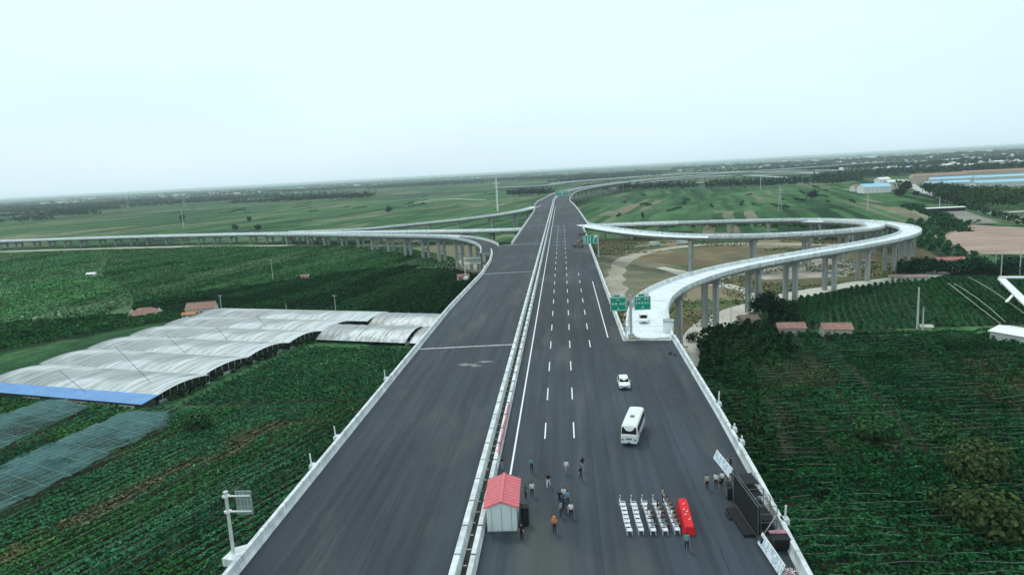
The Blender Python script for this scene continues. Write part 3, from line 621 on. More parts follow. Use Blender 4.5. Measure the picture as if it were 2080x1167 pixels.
track('road', [U(2020, 432), U(2060, 430), U(2120, 426)], 9, bpy.data.materials['pale_country_road'], .09, 10)
for a in ((( 1840, 420), (1900, 447), (1975, 470)),):
    track('dirt_path', [U(*p) for p in a], 6, mat('grassy_track', (.22, .26, .15), .95, .2, .1), .05, 11)
for a in (((1925, 585), (1965, 618), (2032, 672)), ((1938, 586), (1990, 622), (2042, 668)), ((1965, 572), (2010, 598), (2085, 654))):
    track('dirt_path', [U(*p) for p in a], .4, mat('pale_weedy_path', (.2, .26, .18), .95, .3, .2), 2.1, 12)
# ------------------------------------------------------------------ trees and woods
def crown_pts(cx, cy, z0, h, r, n):
    """leaf clumps spread through an uneven crown made of several lobes"""
    C = []; Nn = []
    k = max(3, int(5)); lob = [(RNG.uniform(-.45, .45)*r, RNG.uniform(-.45, .45)*r, z0+h*RNG.uniform(.35, .8), r*RNG.uniform(.45, .7)) for _ in range(k)]+[(0, 0, z0+h*.62, r*.75)]
    for q in range(n):
        l = lob[RNG.integers(len(lob))]; d = RNG.normal(size=3); d /= np.linalg.norm(d); rr = l[3]*RNG.uniform(.55, 1.05)
        C.append((cx+l[0]+d[0]*rr, cy+l[1]+d[1]*rr, max(z0*.8, l[2]+d[2]*rr*max(.7, h/(2.0*r))))); Nn.append(d+np.array([0, 0, .5]))
    return C, Nn
def tree(name, loc, h, r, n=420, leaf=.55, cols=((.014, .045, .02), (.028, .07, .028)), label=None, cat='tree', group=None, bush=False):
    e = empty(name, loc); tag(e, label, cat, group)
    z0 = h*(.05 if bush else .10); C, Nn = crown_pts(0, 0, z0, h-z0, r, n); C = np.array(C); Nn = np.array(Nn)
    t = RNG.random((n, 1)); col = np.array(cols[0])*(1-t)+np.array(cols[1])*t; col = col*np.exp(RNG.normal(0, .25, (n, 1)))
    quads_mesh('crown', C, Nn, leaf*RNG.uniform(.7, 1.3, n), col, LEAF, e)
    mb = MB(); mb.bar((0, 0, -.1), (.1, .05, h*.55), max(.12, r*.08), 0, 7, max(.06, r*.04))
    for a in (0.4, 2.5, 4.4): mb.bar((.05, 0, h*.3), (math.cos(a)*r*.6, math.sin(a)*r*.6, h*.62), r*.035, 0, 5, r*.015)
    mb.build('trunk', TRUNK, e); return e
def wood(name, pts, n, leaf, cols, kind='stuff', label=None, cat=None, group=None):
    C = []; Nn = []
    for (x, y, h, r) in pts:
        a, b = crown_pts(x, y, h*.12, h*.88, r, n); C += a; Nn += b
    C = np.array(C); Nn = np.array(Nn); m = len(C); t = RNG.random((m, 1))
    # colour per tree so single crowns read
    tt = np.repeat(RNG.random((len(pts), 1)), n, axis=0)*.7+t*.3
    col = (np.array(cols[0])*(1-tt)+np.array(cols[1])*tt)*np.exp(RNG.normal(0, .25, (m, 1)))
    return tag(quads_mesh(name, C, Nn, leaf*RNG.uniform(.7, 1.3, m), col, LEAF), label, cat, group, kind)
def beltpts(px, rows, gap, h, r, z=0, jit=1.0, thin=1.0, depth=None):
    P = resample(np.array([(*U(a, b)[:2], 0.) for a, b in px]), gap); rr = rights(P); out = []
    for k in range(rows):
        for i in range(len(P)):
            if RNG.random() > thin: continue
            o = (k-(rows-1)/2)*(depth or gap*1.1)
            out.append((P[i, 0]+rr[i, 0]*o+RNG.normal(0, gap*.25*jit), P[i, 1]+rr[i, 1]*o+RNG.normal(0, gap*.25*jit), h*RNG.uniform(.7, 1.15), r*RNG.uniform(.8, 1.2)))
    return out
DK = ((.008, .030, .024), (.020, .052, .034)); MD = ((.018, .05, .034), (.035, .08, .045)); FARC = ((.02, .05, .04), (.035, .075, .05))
wood('tree_belt', beltpts([(1188, 391), (1300, 387), (1410, 385)], 5, 6, 18.2, 4.6), 26, 2.2, DK)
wood('tree_belt', beltpts([(1438, 385), (1560, 381), (1680, 376)], 6, 6, 19.5, 4.83), 26, 2.2, DK)
wood('tree_belt', beltpts([(1680, 378), (1740, 372)], 5, 7, 18.2, 5.175, thin=.7), 26, 2.4, MD)
wood('tree_belt', beltpts([(1042, 399), (1112, 397)], 8, 6, 16.9, 4.83), 26, 2.4, DK)
wood('tree_belt', beltpts([(560, 412), (640, 408), (750, 403)], 8, 8, 19.5, 5.75), 22, 3.0, DK)
wood('tree_belt', beltpts([(470, 416), (560, 411)], 6, 8, 15.6, 5.75, thin=.6), 22, 3.0, MD)
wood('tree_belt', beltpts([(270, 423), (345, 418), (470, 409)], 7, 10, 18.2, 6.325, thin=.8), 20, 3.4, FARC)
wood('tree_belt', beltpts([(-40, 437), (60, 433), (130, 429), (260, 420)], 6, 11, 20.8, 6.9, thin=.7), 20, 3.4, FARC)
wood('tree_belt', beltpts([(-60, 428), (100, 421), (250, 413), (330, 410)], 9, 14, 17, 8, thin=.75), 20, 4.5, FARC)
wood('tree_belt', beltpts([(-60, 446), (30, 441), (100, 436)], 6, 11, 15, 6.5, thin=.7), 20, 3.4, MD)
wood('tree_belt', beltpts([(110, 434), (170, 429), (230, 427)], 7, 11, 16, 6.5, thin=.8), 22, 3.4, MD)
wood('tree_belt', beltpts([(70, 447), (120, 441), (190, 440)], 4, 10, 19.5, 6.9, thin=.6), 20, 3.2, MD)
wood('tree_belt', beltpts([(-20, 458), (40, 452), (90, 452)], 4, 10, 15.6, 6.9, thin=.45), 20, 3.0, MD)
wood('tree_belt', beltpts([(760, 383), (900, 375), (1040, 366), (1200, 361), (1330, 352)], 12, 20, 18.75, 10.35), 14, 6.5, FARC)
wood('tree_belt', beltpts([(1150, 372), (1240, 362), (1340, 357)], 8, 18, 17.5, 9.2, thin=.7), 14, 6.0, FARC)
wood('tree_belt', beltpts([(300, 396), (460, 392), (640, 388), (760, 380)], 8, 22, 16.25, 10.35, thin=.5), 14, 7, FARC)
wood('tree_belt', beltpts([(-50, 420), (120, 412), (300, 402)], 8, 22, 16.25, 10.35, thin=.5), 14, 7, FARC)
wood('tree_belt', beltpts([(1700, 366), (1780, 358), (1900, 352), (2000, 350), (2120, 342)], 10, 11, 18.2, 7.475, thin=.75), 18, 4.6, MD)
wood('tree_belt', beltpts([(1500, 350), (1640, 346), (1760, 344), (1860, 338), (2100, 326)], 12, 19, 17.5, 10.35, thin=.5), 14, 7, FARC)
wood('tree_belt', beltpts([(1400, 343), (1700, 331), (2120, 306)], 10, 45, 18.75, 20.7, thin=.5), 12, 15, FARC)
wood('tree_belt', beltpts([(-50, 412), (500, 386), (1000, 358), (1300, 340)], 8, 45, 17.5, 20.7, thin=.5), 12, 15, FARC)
wood('tree_belt', beltpts([(1910, 396), (1960, 411), (2010, 424), (2110, 424)], 5, 6, 14.3, 4.6, thin=.85), 40, 1.7, ((.02, .055, .03), (.05, .10, .04)))
wood('tree_belt', beltpts([(1960, 402), (2110, 414)], 6, 6, 14.3, 4.6), 36, 1.7, ((.035, .075, .03), (.06, .11, .045)))
wood('tree_belt', beltpts([(1890, 393), (1925, 402), (1955, 410)], 4, 6, 14.3, 4.6, thin=.7), 40, 1.6, DK)
wood('hedge', beltpts([(1905, 402), (1960, 421), (2020, 440), (2100, 462)], 2, 4, 5, 2.6, thin=.85), 30, 1.3, ((.02, .06, .03), (.03, .08, .035)))
wood('hedge', beltpts([(1845, 420), (1900, 437), (1950, 470)], 3, 4, 3, 3.2, thin=.8), 30, 1.4, ((.012, .05, .02), (.02, .07, .03)))
wood('hedge', beltpts([(1200, 463), (1400, 459), (1700, 462)], 4, 5, 3.5, 3, thin=.6), 30, 1.3, ((.02, .055, .025), (.035, .08, .03)))
pts = []
for k in range(210):
    px = RNG.uniform(-60, 2140); hz = 403.5-.0538*px; py = hz+RNG.uniform(5, 30)**1.0*(1.0 if px > 1380 or px < 560 else .7)
    x, y, _ = U(px, py)
    if abs(x-np.interp(y, CL[:, 1], CL[:, 0])) < 60 and y < 2700: continue
    an = R(RNG.choice([-8, 78])+RNG.normal(0, 6)); ln = RNG.uniform(80, 420)*max(1, y/2200); st = max(9, y/190)
    for t in np.arange(0, ln, st):
        if RNG.random() < .8: pts.append((x+t*math.cos(an)+RNG.normal(0, st*.4), y+t*math.sin(an)+RNG.normal(0, st*.4), RNG.uniform(9, 16), st*.62))
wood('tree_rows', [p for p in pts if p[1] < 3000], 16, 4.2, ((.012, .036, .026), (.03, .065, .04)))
wood('tree_rows', [p for p in pts if p[1] >= 3000], 12, 9, ((.025, .055, .045), (.045, .085, .06)))  # furthest crowns given paler leaf colours that stand in for haze
pts = []
for k in range(46):
    px = RNG.choice([RNG.uniform(100, 1040), RNG.uniform(1210, 1740)]); hz = 403.5-.0538*px; py = hz+RNG.uniform(38, 62) if px < 1040 else hz+RNG.uniform(60, 110)
    x, y, _ = U(px, py)
    if abs(x-np.interp(y, CL[:, 1], CL[:, 0])) < 55: continue
    an = R(80+RNG.normal(0, 8)); 
    for t in np.arange(0, RNG.uniform(8, 70), 4): pts.append((x+t*math.cos(an), y+t*math.sin(an), RNG.uniform(1.5, 3.5), 1.8))
wood('hedge', pts, 16, 1.3, ((.015, .045, .02), (.03, .07, .03)))
# single trees one can pick out
for (px, py, h, r, n, lf, cols, lab) in [
    (1648, 408, 13, 9, 300, 2.0, DK, 'dark round tree standing alone in the open green field beyond the loop ramp'),
    (790, 433, 12, 6, 260, 1.6, DK, 'lone dark tree in the field left of the far thin ramp'),
    (370, 452, 13, 6.5, 260, 1.7, MD, 'tall green tree in the middle of the far left fields'),
    (508, 452, 10, 5, 240, 1.6, MD, 'small lone tree behind the low link road at the brown field edge'),
    (525, 470, 9, 6, 240, 1.4, DK, 'dark tree rising right behind the low link road'),
    (478, 469, 7, 6, 240, 1.3, DK, 'low dark bush clump just beyond the link road parapet'),
    (1836, 392, 16, 12, 300, 2.6, DK, 'big dark tree at the right end of the white farm buildings'),
    (1826, 400, 11, 9, 260, 2.4, DK, 'lower dark tree in front of the white farm buildings'),
    (1862, 398, 5, 5, 160, 1.8, DK, 'small dark bush by the start of the pale country road'),
    (1552, 655, 10, 5, 900, .75, ((.006, .022, .013), (.014, .036, .02)), 'tallest almost black tree beside the thick ramp column and the tiled hut'),
    (1572, 650, 9, 4.5, 800, .75, ((.006, .022, .013), (.016, .04, .02)), 'near black tree right behind the tallest one by the huts'),
    (1600, 652, 7.5, 4.2, 700, .7, ((.010, .03, .016), (.02, .05, .024)), 'dark rounded tree above the two small tiled huts'),
    (1536, 640, 6, 3.2, 500, .6, ((.010, .03, .016), (.02, .05, .024)), 'short bushy tree squeezed between the column and the hut on the track side')]:
    tree('tree', U(px, py), h, r, n, lf, cols, lab)
for (px, py, h, r, n, lf, cols, lab) in [
    (400, 876, 4.5, 3.6, 900, .5, DG[1:3], 'rounded green bush in the rows before the greenhouse'),
    (1768, 900, 5, 4, 900, .55, ((.025, .07, .03), (.045, .11, .04)), 'brighter green bush standing above the trellis rows'),
    (1985, 985, 6, 7, 1700, .6, ((.03, .055, .02), (.06, .09, .03)), 'broad olive coloured bush thicket at the right edge'),
    (2040, 1090, 6, 7, 1700, .6, ((.03, .05, .02), (.055, .085, .028)), 'olive brown bush in the bottom right corner'),
    (1950, 1060, 5, 4.5, 1000, .55, ((.03, .06, .022), (.05, .09, .03)), 'smaller olive bush left of the corner bush'),
    (1406, 692, 2.2, 2.6, 300, .5, ((.03, .055, .02), (.05, .08, .03)), 'low scrubby bush alone on the dusty track'),
    (1455, 695, 3.6, 2.4, 420, .5, ((.03, .045, .018), (.05, .07, .025)), 'brownish bush at the thicket corner by the dusty track')]:
    tree('bush', U(px, py), h, r, n, lf, cols, lab, 'bush', None, True)

# ------------------------------------------------------------------ greenhouse complex
GH_ANG = R(-15.5); gu = np.array([.964, -.267]); gv = np.array([.267, .964])
def GP(u, v): p = gu*u+gv*v; return float(p[0]), float(p[1])
def film():
    m = bpy.data.materials.new('greenhouse_film'); m.use_nodes = True; nt = m.node_tree; b = nt.nodes['Principled BSDF']; l = nt.links.new
    tcn = N(nt, 'ShaderNodeTexCoord'); mpn = N(nt, 'ShaderNodeMapping'); mpn.inputs['Scale'].default_value = (1, .05, 1); l(tcn.outputs['Object'], mpn.inputs[0])
    n1 = N(nt, 'ShaderNodeTexNoise'); n1.inputs['Scale'].default_value = .8; n1.inputs['Detail'].default_value = 5; l(mpn.outputs[0], n1.inputs['Vector'])
    cr = N(nt, 'ShaderNodeValToRGB'); cr.color_ramp.interpolation = 'LINEAR'
    cr.color_ramp.elements[0].position = .30; cr.color_ramp.elements[0].color = (.21, .22, .215, 1); cr.color_ramp.elements[1].position = .68; cr.color_ramp.elements[1].color = (.52, .57, .59, 1)
    e = cr.color_ramp.elements.new(.44); e.color = (.33, .36, .355, 1); e = cr.color_ramp.elements.new(.5); e.color = (.43, .47, .48, 1)
    l(n1.outputs['Fac'], cr.inputs[0])
    n2 = N(nt, 'ShaderNodeTexNoise'); n2.inputs['Scale'].default_value = .045; n2.inputs['Detail'].default_value = 3; l(tcn.outputs['Object'], n2.inputs['Vector'])
    mr = N(nt, 'ShaderNodeMapRange'); mr.inputs['From Min'].default_value = .45; mr.inputs['From Max'].default_value = .55; mr.inputs['To Min'].default_value = .64; mr.inputs['To Max'].default_value = 1.12; l(n2.outputs['Fac'], mr.inputs['Value'])
    vs = N(nt, 'ShaderNodeVectorMath'); vs.operation = 'SCALE'; l(cr.outputs[0], vs.inputs[0]); l(mr.outputs[0], vs.inputs['Scale'])
    n3 = N(nt, 'ShaderNodeTexNoise'); n3.inputs['Scale'].default_value = 1.2; n3.inputs['Detail'].default_value = 6; l(tcn.outputs['Object'], n3.inputs['Vector'])
    mr3 = N(nt, 'ShaderNodeMapRange'); mr3.inputs['To Min'].default_value = .85; mr3.inputs['To Max'].default_value = 1.12; l(n3.outputs['Fac'], mr3.inputs['Value'])
    v3 = N(nt, 'ShaderNodeVectorMath'); v3.operation = 'SCALE'; l(vs.outputs[0], v3.inputs[0]); l(mr3.outputs[0], v3.inputs['Scale']); l(v3.outputs[0], b.inputs['Base Color'])
    b.inputs['Roughness'].default_value = .42; b.inputs['Specular IOR Level'].default_value = .4
    bp = N(nt, 'ShaderNodeBump'); bp.inputs['Strength'].default_value = .5; bp.inputs['Distance'].default_value = .25; l(n1.outputs['Fac'], bp.inputs['Height']); l(bp.outputs[0], b.inputs['Normal'])
    return m
FILM = film(); SHADEIN = mat('painted_interior_shade', (.012, .02, .014), .95, .6, .6)
def greenhouse_bay(u0, u1, v0, v1, hw, ht, label, shift0=0, shift1=0, hoops=False, holes=()):
    """one wide arched bay, its axis along u; (shift: skew of the ends over the depth)"""
    ox, oy = GP((u0+u1)/2, (v0+v1)/2); e = empty('greenhouse', (ox, oy, 0), GH_ANG); tag(e, label, 'greenhouse', 'greenhouse bays')
    du, dv = (u1-u0), (v1-v0); nu, nv = max(8, int(du/1.6)), 14; mb = MB(); vs = []
    prof = [hw+(ht-hw)*math.sin(math.pi*j/nv)**.85 for j in range(nv+1)]
    for i in range(nu+1):
        for j in range(nv+1):
            f = j/nv; a = (u0+shift0*f); b = (u1+shift1*f); x = a+(b-a)*i/nu-(u0+u1)/2
            sag = .07*math.sin(i*math.pi*1.0)*0+(.06 if i % 2 else 0); vs.append((x, -dv/2+dv*f, prof[j]-sag))
    fs = [(i*(nv+1)+j, (i+1)*(nv+1)+j, (i+1)*(nv+1)+j+1, i*(nv+1)+j+1) for i in range(nu) for j in range(nv)
          if not any(a <= i/nu <= b and c <= (j+.5)/nv <= d and (i*7+j*3) % 3 for a, b, c, d in holes)]
    mb.add(vs, fs); o = mb.build('roof', FILM, e, smooth=True)
    # end walls: dark sheet painted as the shade inside, with a strip of film along the bottom and posts
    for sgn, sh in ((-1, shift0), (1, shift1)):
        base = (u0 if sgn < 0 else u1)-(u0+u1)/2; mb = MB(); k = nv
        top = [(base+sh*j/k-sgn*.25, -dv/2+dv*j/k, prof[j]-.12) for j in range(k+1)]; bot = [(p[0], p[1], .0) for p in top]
        mb.add(top+bot, [(j, j+1, k+1+j+1, k+1+j) for j in range(k)]); mb.build('end_shade_sheet', SHADEIN, e)
        mb = MB()
        for j in range(0, k, 1): 
            p, q = top[j], top[j+1]; mb.add([(p[0]+sgn*.3, p[1], 0), (q[0]+sgn*.3, q[1], 0), (q[0]+sgn*.3, q[1], .9), (p[0]+sgn*.3, p[1], .9)], [(0, 1, 2, 3)])
        for j in range(1, k, 2): mb.bar((top[j][0]+sgn*.3, top[j][1], 0), (top[j][0]+sgn*.3, top[j][1], prof[j]), .07, n=5)
        mb.build('end_wall', FILM, e)
    mb = MB(); step = 3 if hoops else 9
    for i in range(0, nu+1, step):
        pts = []
        for j in range(nv+1):
            f = j/nv; a = (u0+shift0*f); b = (u1+shift1*f); pts.append((a+(b-a)*i/nu-(u0+u1)/2, -dv/2+dv*f, prof[j]+.05))
        mb.tube(pts, .07 if hoops else .05, n=4)
    c = mb.build('hoop', STEEL if not hoops else CONC, e); c['kind'] = 'stuff'
    mb = MB(); mb.box((0, dv/2-.1, hw-.05), (du-1, .5, .3)); mb.build('gutter', STEEL, e)
    return e
bays = [(-202, -139.5, 122.5, 139.5, 'nearest arched greenhouse bay of grey white film behind the blue roof strip'),
        (-205, -141, 139.7, 157, 'second arched greenhouse bay counting from the blue roof strip'),
        (-207, -141.5, 157.2, 174, 'middle arched greenhouse bay of the white film rows'),
        (-208, -140, 174.2, 190, 'fourth arched greenhouse bay, its right end level with the bushy gap'),
        (-209, -138, 190.2, 206, 'fifth arched greenhouse bay, second from the back'),
        (-210, -131, 206.2, 222, 'rearmost long greenhouse bay next to the tiled farm house')]
for i, (a, b, c, d, lab) in enumerate(bays): greenhouse_bay(a, b, c, d, 2.3, 3.2, lab, 0, 0)
greenhouse_bay(-137, -104, 184, 202, 1.0, 3.8, 'ribbed extension bay with torn film and bare hoops near the highway', 0, 0, True, ((.15, .95, .72, .93),))
greenhouse_bay(-129, -101, 203, 221, 1.2, 4.0, 'rear extension bay with a weed patch on it near the highway', 0, 0, True)
greenhouse_bay(-102.5, -86, 184, 203, 1.0, 3.6, 'short ribbed bay tucked right beside the highway parapet', 0, 0, True)
greenhouse_bay(-99.5, -84, 204, 221, 1.0, 3.6, 'short rear bay half hidden by the highway parapet', 0, 0, True)
# bushes growing through the open ends
C = []; 
for (a, b, c, d, _) in bays:
    for q in range(16): x, y = GP(b+1.6+RNG.normal(0, .5), RNG.uniform(c+1, d-1)); C.append((x, y, RNG.uniform(1.5, 2.8), 1.2))
wood('weeds', C, 46, .5, ((.008, .022, .012), (.02, .045, .022)))
# blue roofed service shed in front
ox, oy = GP(-170, 119.3); e = empty('service_shed', (ox, oy, 0), GH_ANG); tag(e, 'long narrow shed with bright blue metal roof along the front of the greenhouses', 'shed')
mb = MB(); mb.add([(-33, -2.2, 1.8), (31, -2.2, 1.8), (31, 2.9, 2.5), (-33, 2.9, 2.5), (-33, -2.2, 1.68), (31, -2.2, 1.68), (31, 2.9, 2.38), (-33, 2.9, 2.38)], [(0, 1, 2, 3), (4, 7, 6, 5), (0, 4, 5, 1), (1, 5, 6, 2), (2, 6, 7, 3), (3, 7, 4, 0)]); 
for i in range(64): x = -32.5+i; mb.add([(x-.03, -2.2, 1.805), (x+.03, -2.2, 1.805), (x, -2.2, 1.86), (x-.03, 2.9, 2.505), (x+.03, 2.9, 2.505), (x, 2.9, 2.56)], [(0, 3, 5, 2), (1, 2, 5, 4)])
mb.build('roof', BLUE, e)
mb = MB(); mb.box((-1, .4, .8), (63, 3.8, 1.6)); mb.build('wall', mat('shed_dark_wall', (.05, .06, .06), .9, .4, .5), e)
mb = MB(); mb.box((16, -1.7, .6), (24, .15, .9)); mb.box((-8, -1.7, .6), (7, .15, .8)); mb.build('wall_panel', WALLC, e)
# cables lying over the film
for i, (a, b) in enumerate((((233, 702), (306, 776)), ((120, 752), (174, 796)), ((338, 680), (375, 715)), ((440, 664), (462, 690)), ((520, 640), (540, 662)))):
    p, q = U(*a, 4.6), U(*b, 4.2); mb = MB(); mb.bar(p, q, .06, n=4); tag(mb.build('cable', mat('black_cable', (.02, .02, .02), .8) if i == 0 else bpy.data.materials['black_cable']),
        'thin black cable slung over the greenhouse film, '+('long one in the second and third bays', 'nearest the blue roof strip', 'short one over the middle bays', 'short one near the farm house', 'furthest one on the rear bay')[i], 'cable', 'cables over the greenhouses')

# ------------------------------------------------------------------ houses and huts
def house(name, loc, rz, w_, d_, h, rise, roof, wall, label, cat='house', group=None, windows=2, door=True, hip=False, over=.4, parts=True):
    e = empty(name, loc, rz); tag(e, label, cat, group)
    mb = MB(); mb.box((0, 0, h/2), (w_, d_, h))
    mb.add([(-w_/2, -d_/2, h), (-w_/2, d_/2, h), (-w_/2, 0, h+rise)], [(0, 1, 2)]); mb.add([(w_/2, -d_/2, h), (w_/2, d_/2, h), (w_/2, 0, h+rise)], [(0, 2, 1)])
    mb.build('wall', wall, e)
    mb = MB(); a, b = w_/2+over, d_/2+over; k = rise*over/(d_/2); t = .18; hi = (d_/2*.9 if hip else 0)
    for s in (-1, 1):
        q = [(-a, s*b, h-k), (a, s*b, h-k), (a-hi, 0, h+rise), (-a+hi, 0, h+rise)]
        mb.add([(x, y, z+.02) for x, y, z in q]+[(x, y, z+t) for x, y, z in q], [(0, 1, 2, 3), (4, 7, 6, 5), (0, 4, 5, 1), (1, 5, 6, 2), (2, 6, 7, 3), (3, 7, 4, 0)])
        if hip: mb.add([(s*a, -b, h-k+t), (s*a, b, h-k+t), (s*(a-hi), 0, h+rise+t)], [(0, 1, 2)])
    if parts: mb.bar((-a+hi, 0, h+rise+t), (a-hi, 0, h+rise+t), .13, n=5)
    mb.build('roof', roof, e)
    if parts:
        for i in range(windows):
            x = -w_/2+w_*(i+1)/(windows+1)+(.6 if door else 0); mb = MB(); mb.box((x, -d_/2-.03, h*.55), (1.0, .1, .9)); f = mb.build('window', GLASS, e)
            mb = MB()
            for dx, dz, sx, sz in ((0, .48, 1.2, .1), (0, -.48, 1.2, .1), (-.55, 0, .1, 1.0), (.55, 0, .1, 1.0), (0, 0, .06, .9)): mb.box((x+dx, -d_/2-.07, h*.55+dz), (sx, .08, sz))
            mb.build('frame', WHITE, f)
        if door: mb = MB(); mb.box((-w_/2+.9, -d_/2-.04, 1.0), (.95, .1, 2.0)); mb.build('door', mat('wooden_door', (.2, .14, .1), .8) if 'wooden_door' not in bpy.data.materials else bpy.data.materials['wooden_door'], e)
    return e
house('hut', U(1605, 680), R(-4), 7.4, 4.5, 2.6, 1.1, TILE, WALLC, 'small hut with reddish tiled roof, left of the pair above the orchard', 'hut')
house('hut', U(1697, 684), R(-6), 7.6, 5.0, 2.9, 1.2, TILE, WALLC, 'small hut with reddish tiled roof, right of the pair and nearer the trees', 'hut')
house('hut', U(1519, 662), R(8), 5.4, 4.4, 2.5, 1.0, TILE2, WALLC, 'brown tiled hut beside the dusty track and the dark trees', 'hut')
house('long_shed', U(1930, 537), R(-4), 12.5, 4.4, 2.4, .9, mat('pink_tin_roof', (.42, .15, .15), .7), WALLW, 'long low shed with bright pink red roof behind the dark hedge', 'shed', windows=4)
house('long_shed', U(1845, 570), R(-14), 14, 4, 1.8, .6, TILE2, WALLW, 'low grey roofed shed at the foot of the outer ramp columns', 'shed', windows=4)
house('farm_house', U(412, 638), R(14), 11, 7.5, 3.0, 2.1, TILE, WALLW, 'farm house with white gable and brownish tiled roof at the greenhouse corner', 'house', windows=3)
house('farm_shed', U(297, 642), R(10), 11, 7, 1.4, 2.2, TILE, WALLW, 'low farm shed with faded pink tiled roof left of the farm house', 'shed', hip=True)
house('lean_to', U(386, 645), R(12), 5, 3.2, 1.7, .5, mat('orange_tin_roof', (.45, .22, .1), .8), WALLW, 'small lean-to with orange brown roof in front of the farm house', 'shed', windows=1)
house('hut', U(941, 570), R(20), 5.5, 4.0, 2.4, 1.0, TILE, WALLC, 'lone brown hut below the roadside sign frame left of the highway', 'hut')
house('hut', U(620, 566), R(20), 4.0, 3.0, 1.6, .7, TILE, WALLC, 'tiny brown hut alone among the mid left fields', 'hut', windows=0)
house('white_shed', U(187, 561), R(10), 5, 3.5, 1.8, .6, WHITE, WALLW, 'tiny white shed alone in the bright green left field', 'shed', windows=1)
house('white_shed', U(2092, 700), R(-60), 15, 9, 3.0, .8, WHITE, WALLW, 'white roofed shed cut by the right edge below the pale frame', 'shed')
house('rubble_hut', U(1880, 668), R(-10), 2.8, 1.9, .9, .3, SANDP, WALLC, 'tiny pale hut beside the two orchard poles', 'hut', windows=0, door=False)
# open white canopy on posts
e = empty('steel_canopy', U(2050, 590)); tag(e, 'white open steel canopy frame with a slanting brace at the right edge', 'canopy')
o0 = np.array(U(2050, 590)); mb = MB()
def LP(a, b, z): p = np.array(U(a, b, z))-o0; return (p[0], p[1], z)
def plank(mb, a, b, wd, th): 
    a, b = Vector(a), Vector(b); d = b-a; mb.box(((a+b)/2)[:], (d.length, wd, th), rz=math.atan2(d.y, d.x))
plank(mb, LP(2030, 563, 3), LP(2110, 563, 3), 2.6, .5); plank(mb, LP(2034, 566, 2.99), LP(2110, 640, 2.99), 2.4, .5); mb.build('roof_beam', WHITE, e)
mb = MB(); plank(mb, LP(2066, 590, 2.4), LP(2044, 613, 2.4), .8, .35); mb.build('brace', WHITE, e)
for a, b in ((2034, 566), (2070, 598), (2095, 566)): mb = MB(); p = LP(a, b, 2.7); mb.bar((p[0], p[1], 0), p, .2); mb.build('post', WHITE, e)
# white sheds and factories on the right
house('warehouse', U(1918, 429), R(-2), 30, 6, 3, .4, WHITE, mat('painted_side_shade', (.03, .03, .03), .9), 'long narrow white roofed shed beside the pale country road', 'shed', windows=0, door=False)  # closed wall in near-black, painting the shade of an open side
for (a, b, w_, d_, h, rf, wl, lab, rz) in [
    (1748, 388, 22, 20, 6, TILE, WALLW, 'white walled house with faded red roof, leftmost of the white farm compound', -4),
    (1775, 391, 34, 24, 8, BLUEP, WHITE, 'big white farm building with pale blue roof in the compound centre', -4),
    (1792, 380, 16, 16, 12, WHITE, WHITE, 'taller white block right of the pale blue roof', 6),
    (1820, 385, 26, 14, 11, WHITE, WALLC, 'cream walled building with flat white roof, rightmost in the compound', -4),
    (1885, 372, 50, 14, 6, TILE, WALLC, 'faded red brick shed left of the blue factory roofs', -8),
    (1922, 380, 55, 16, 6, BLUEP, WALLW, 'nearest long factory hall with pale blue roof, left one', -6),
    (1940, 370, 75, 18, 6, BLUEP, WALLW, 'long factory hall with sky blue roof behind the nearest one', -6),
    (2045, 378, 80, 18, 6, BLUEP, WALLW, 'broad pale blue factory hall at the right edge behind the wood', -6),
    (2040, 366, 85, 18, 6, BLUEP, WALLW, 'second row blue factory hall near the right edge', -6),
    (1905, 362, 90, 20, 6, mat('brick_red_roof', (.36, .22, .18), .9), WALLC, 'long brick red roofed hall behind the blue factories on the left', -6),
    (2020, 354, 110, 18, 6, bpy.data.materials['brick_red_roof'], WALLC, 'long brick red roofed hall behind the blue factories near the right edge', -6)]:
    house('factory_hall', U(a, b), R(rz), w_, d_, h, d_*.16, rf, wl, lab, 'building', 'halls by the country road', windows=5, door=False)
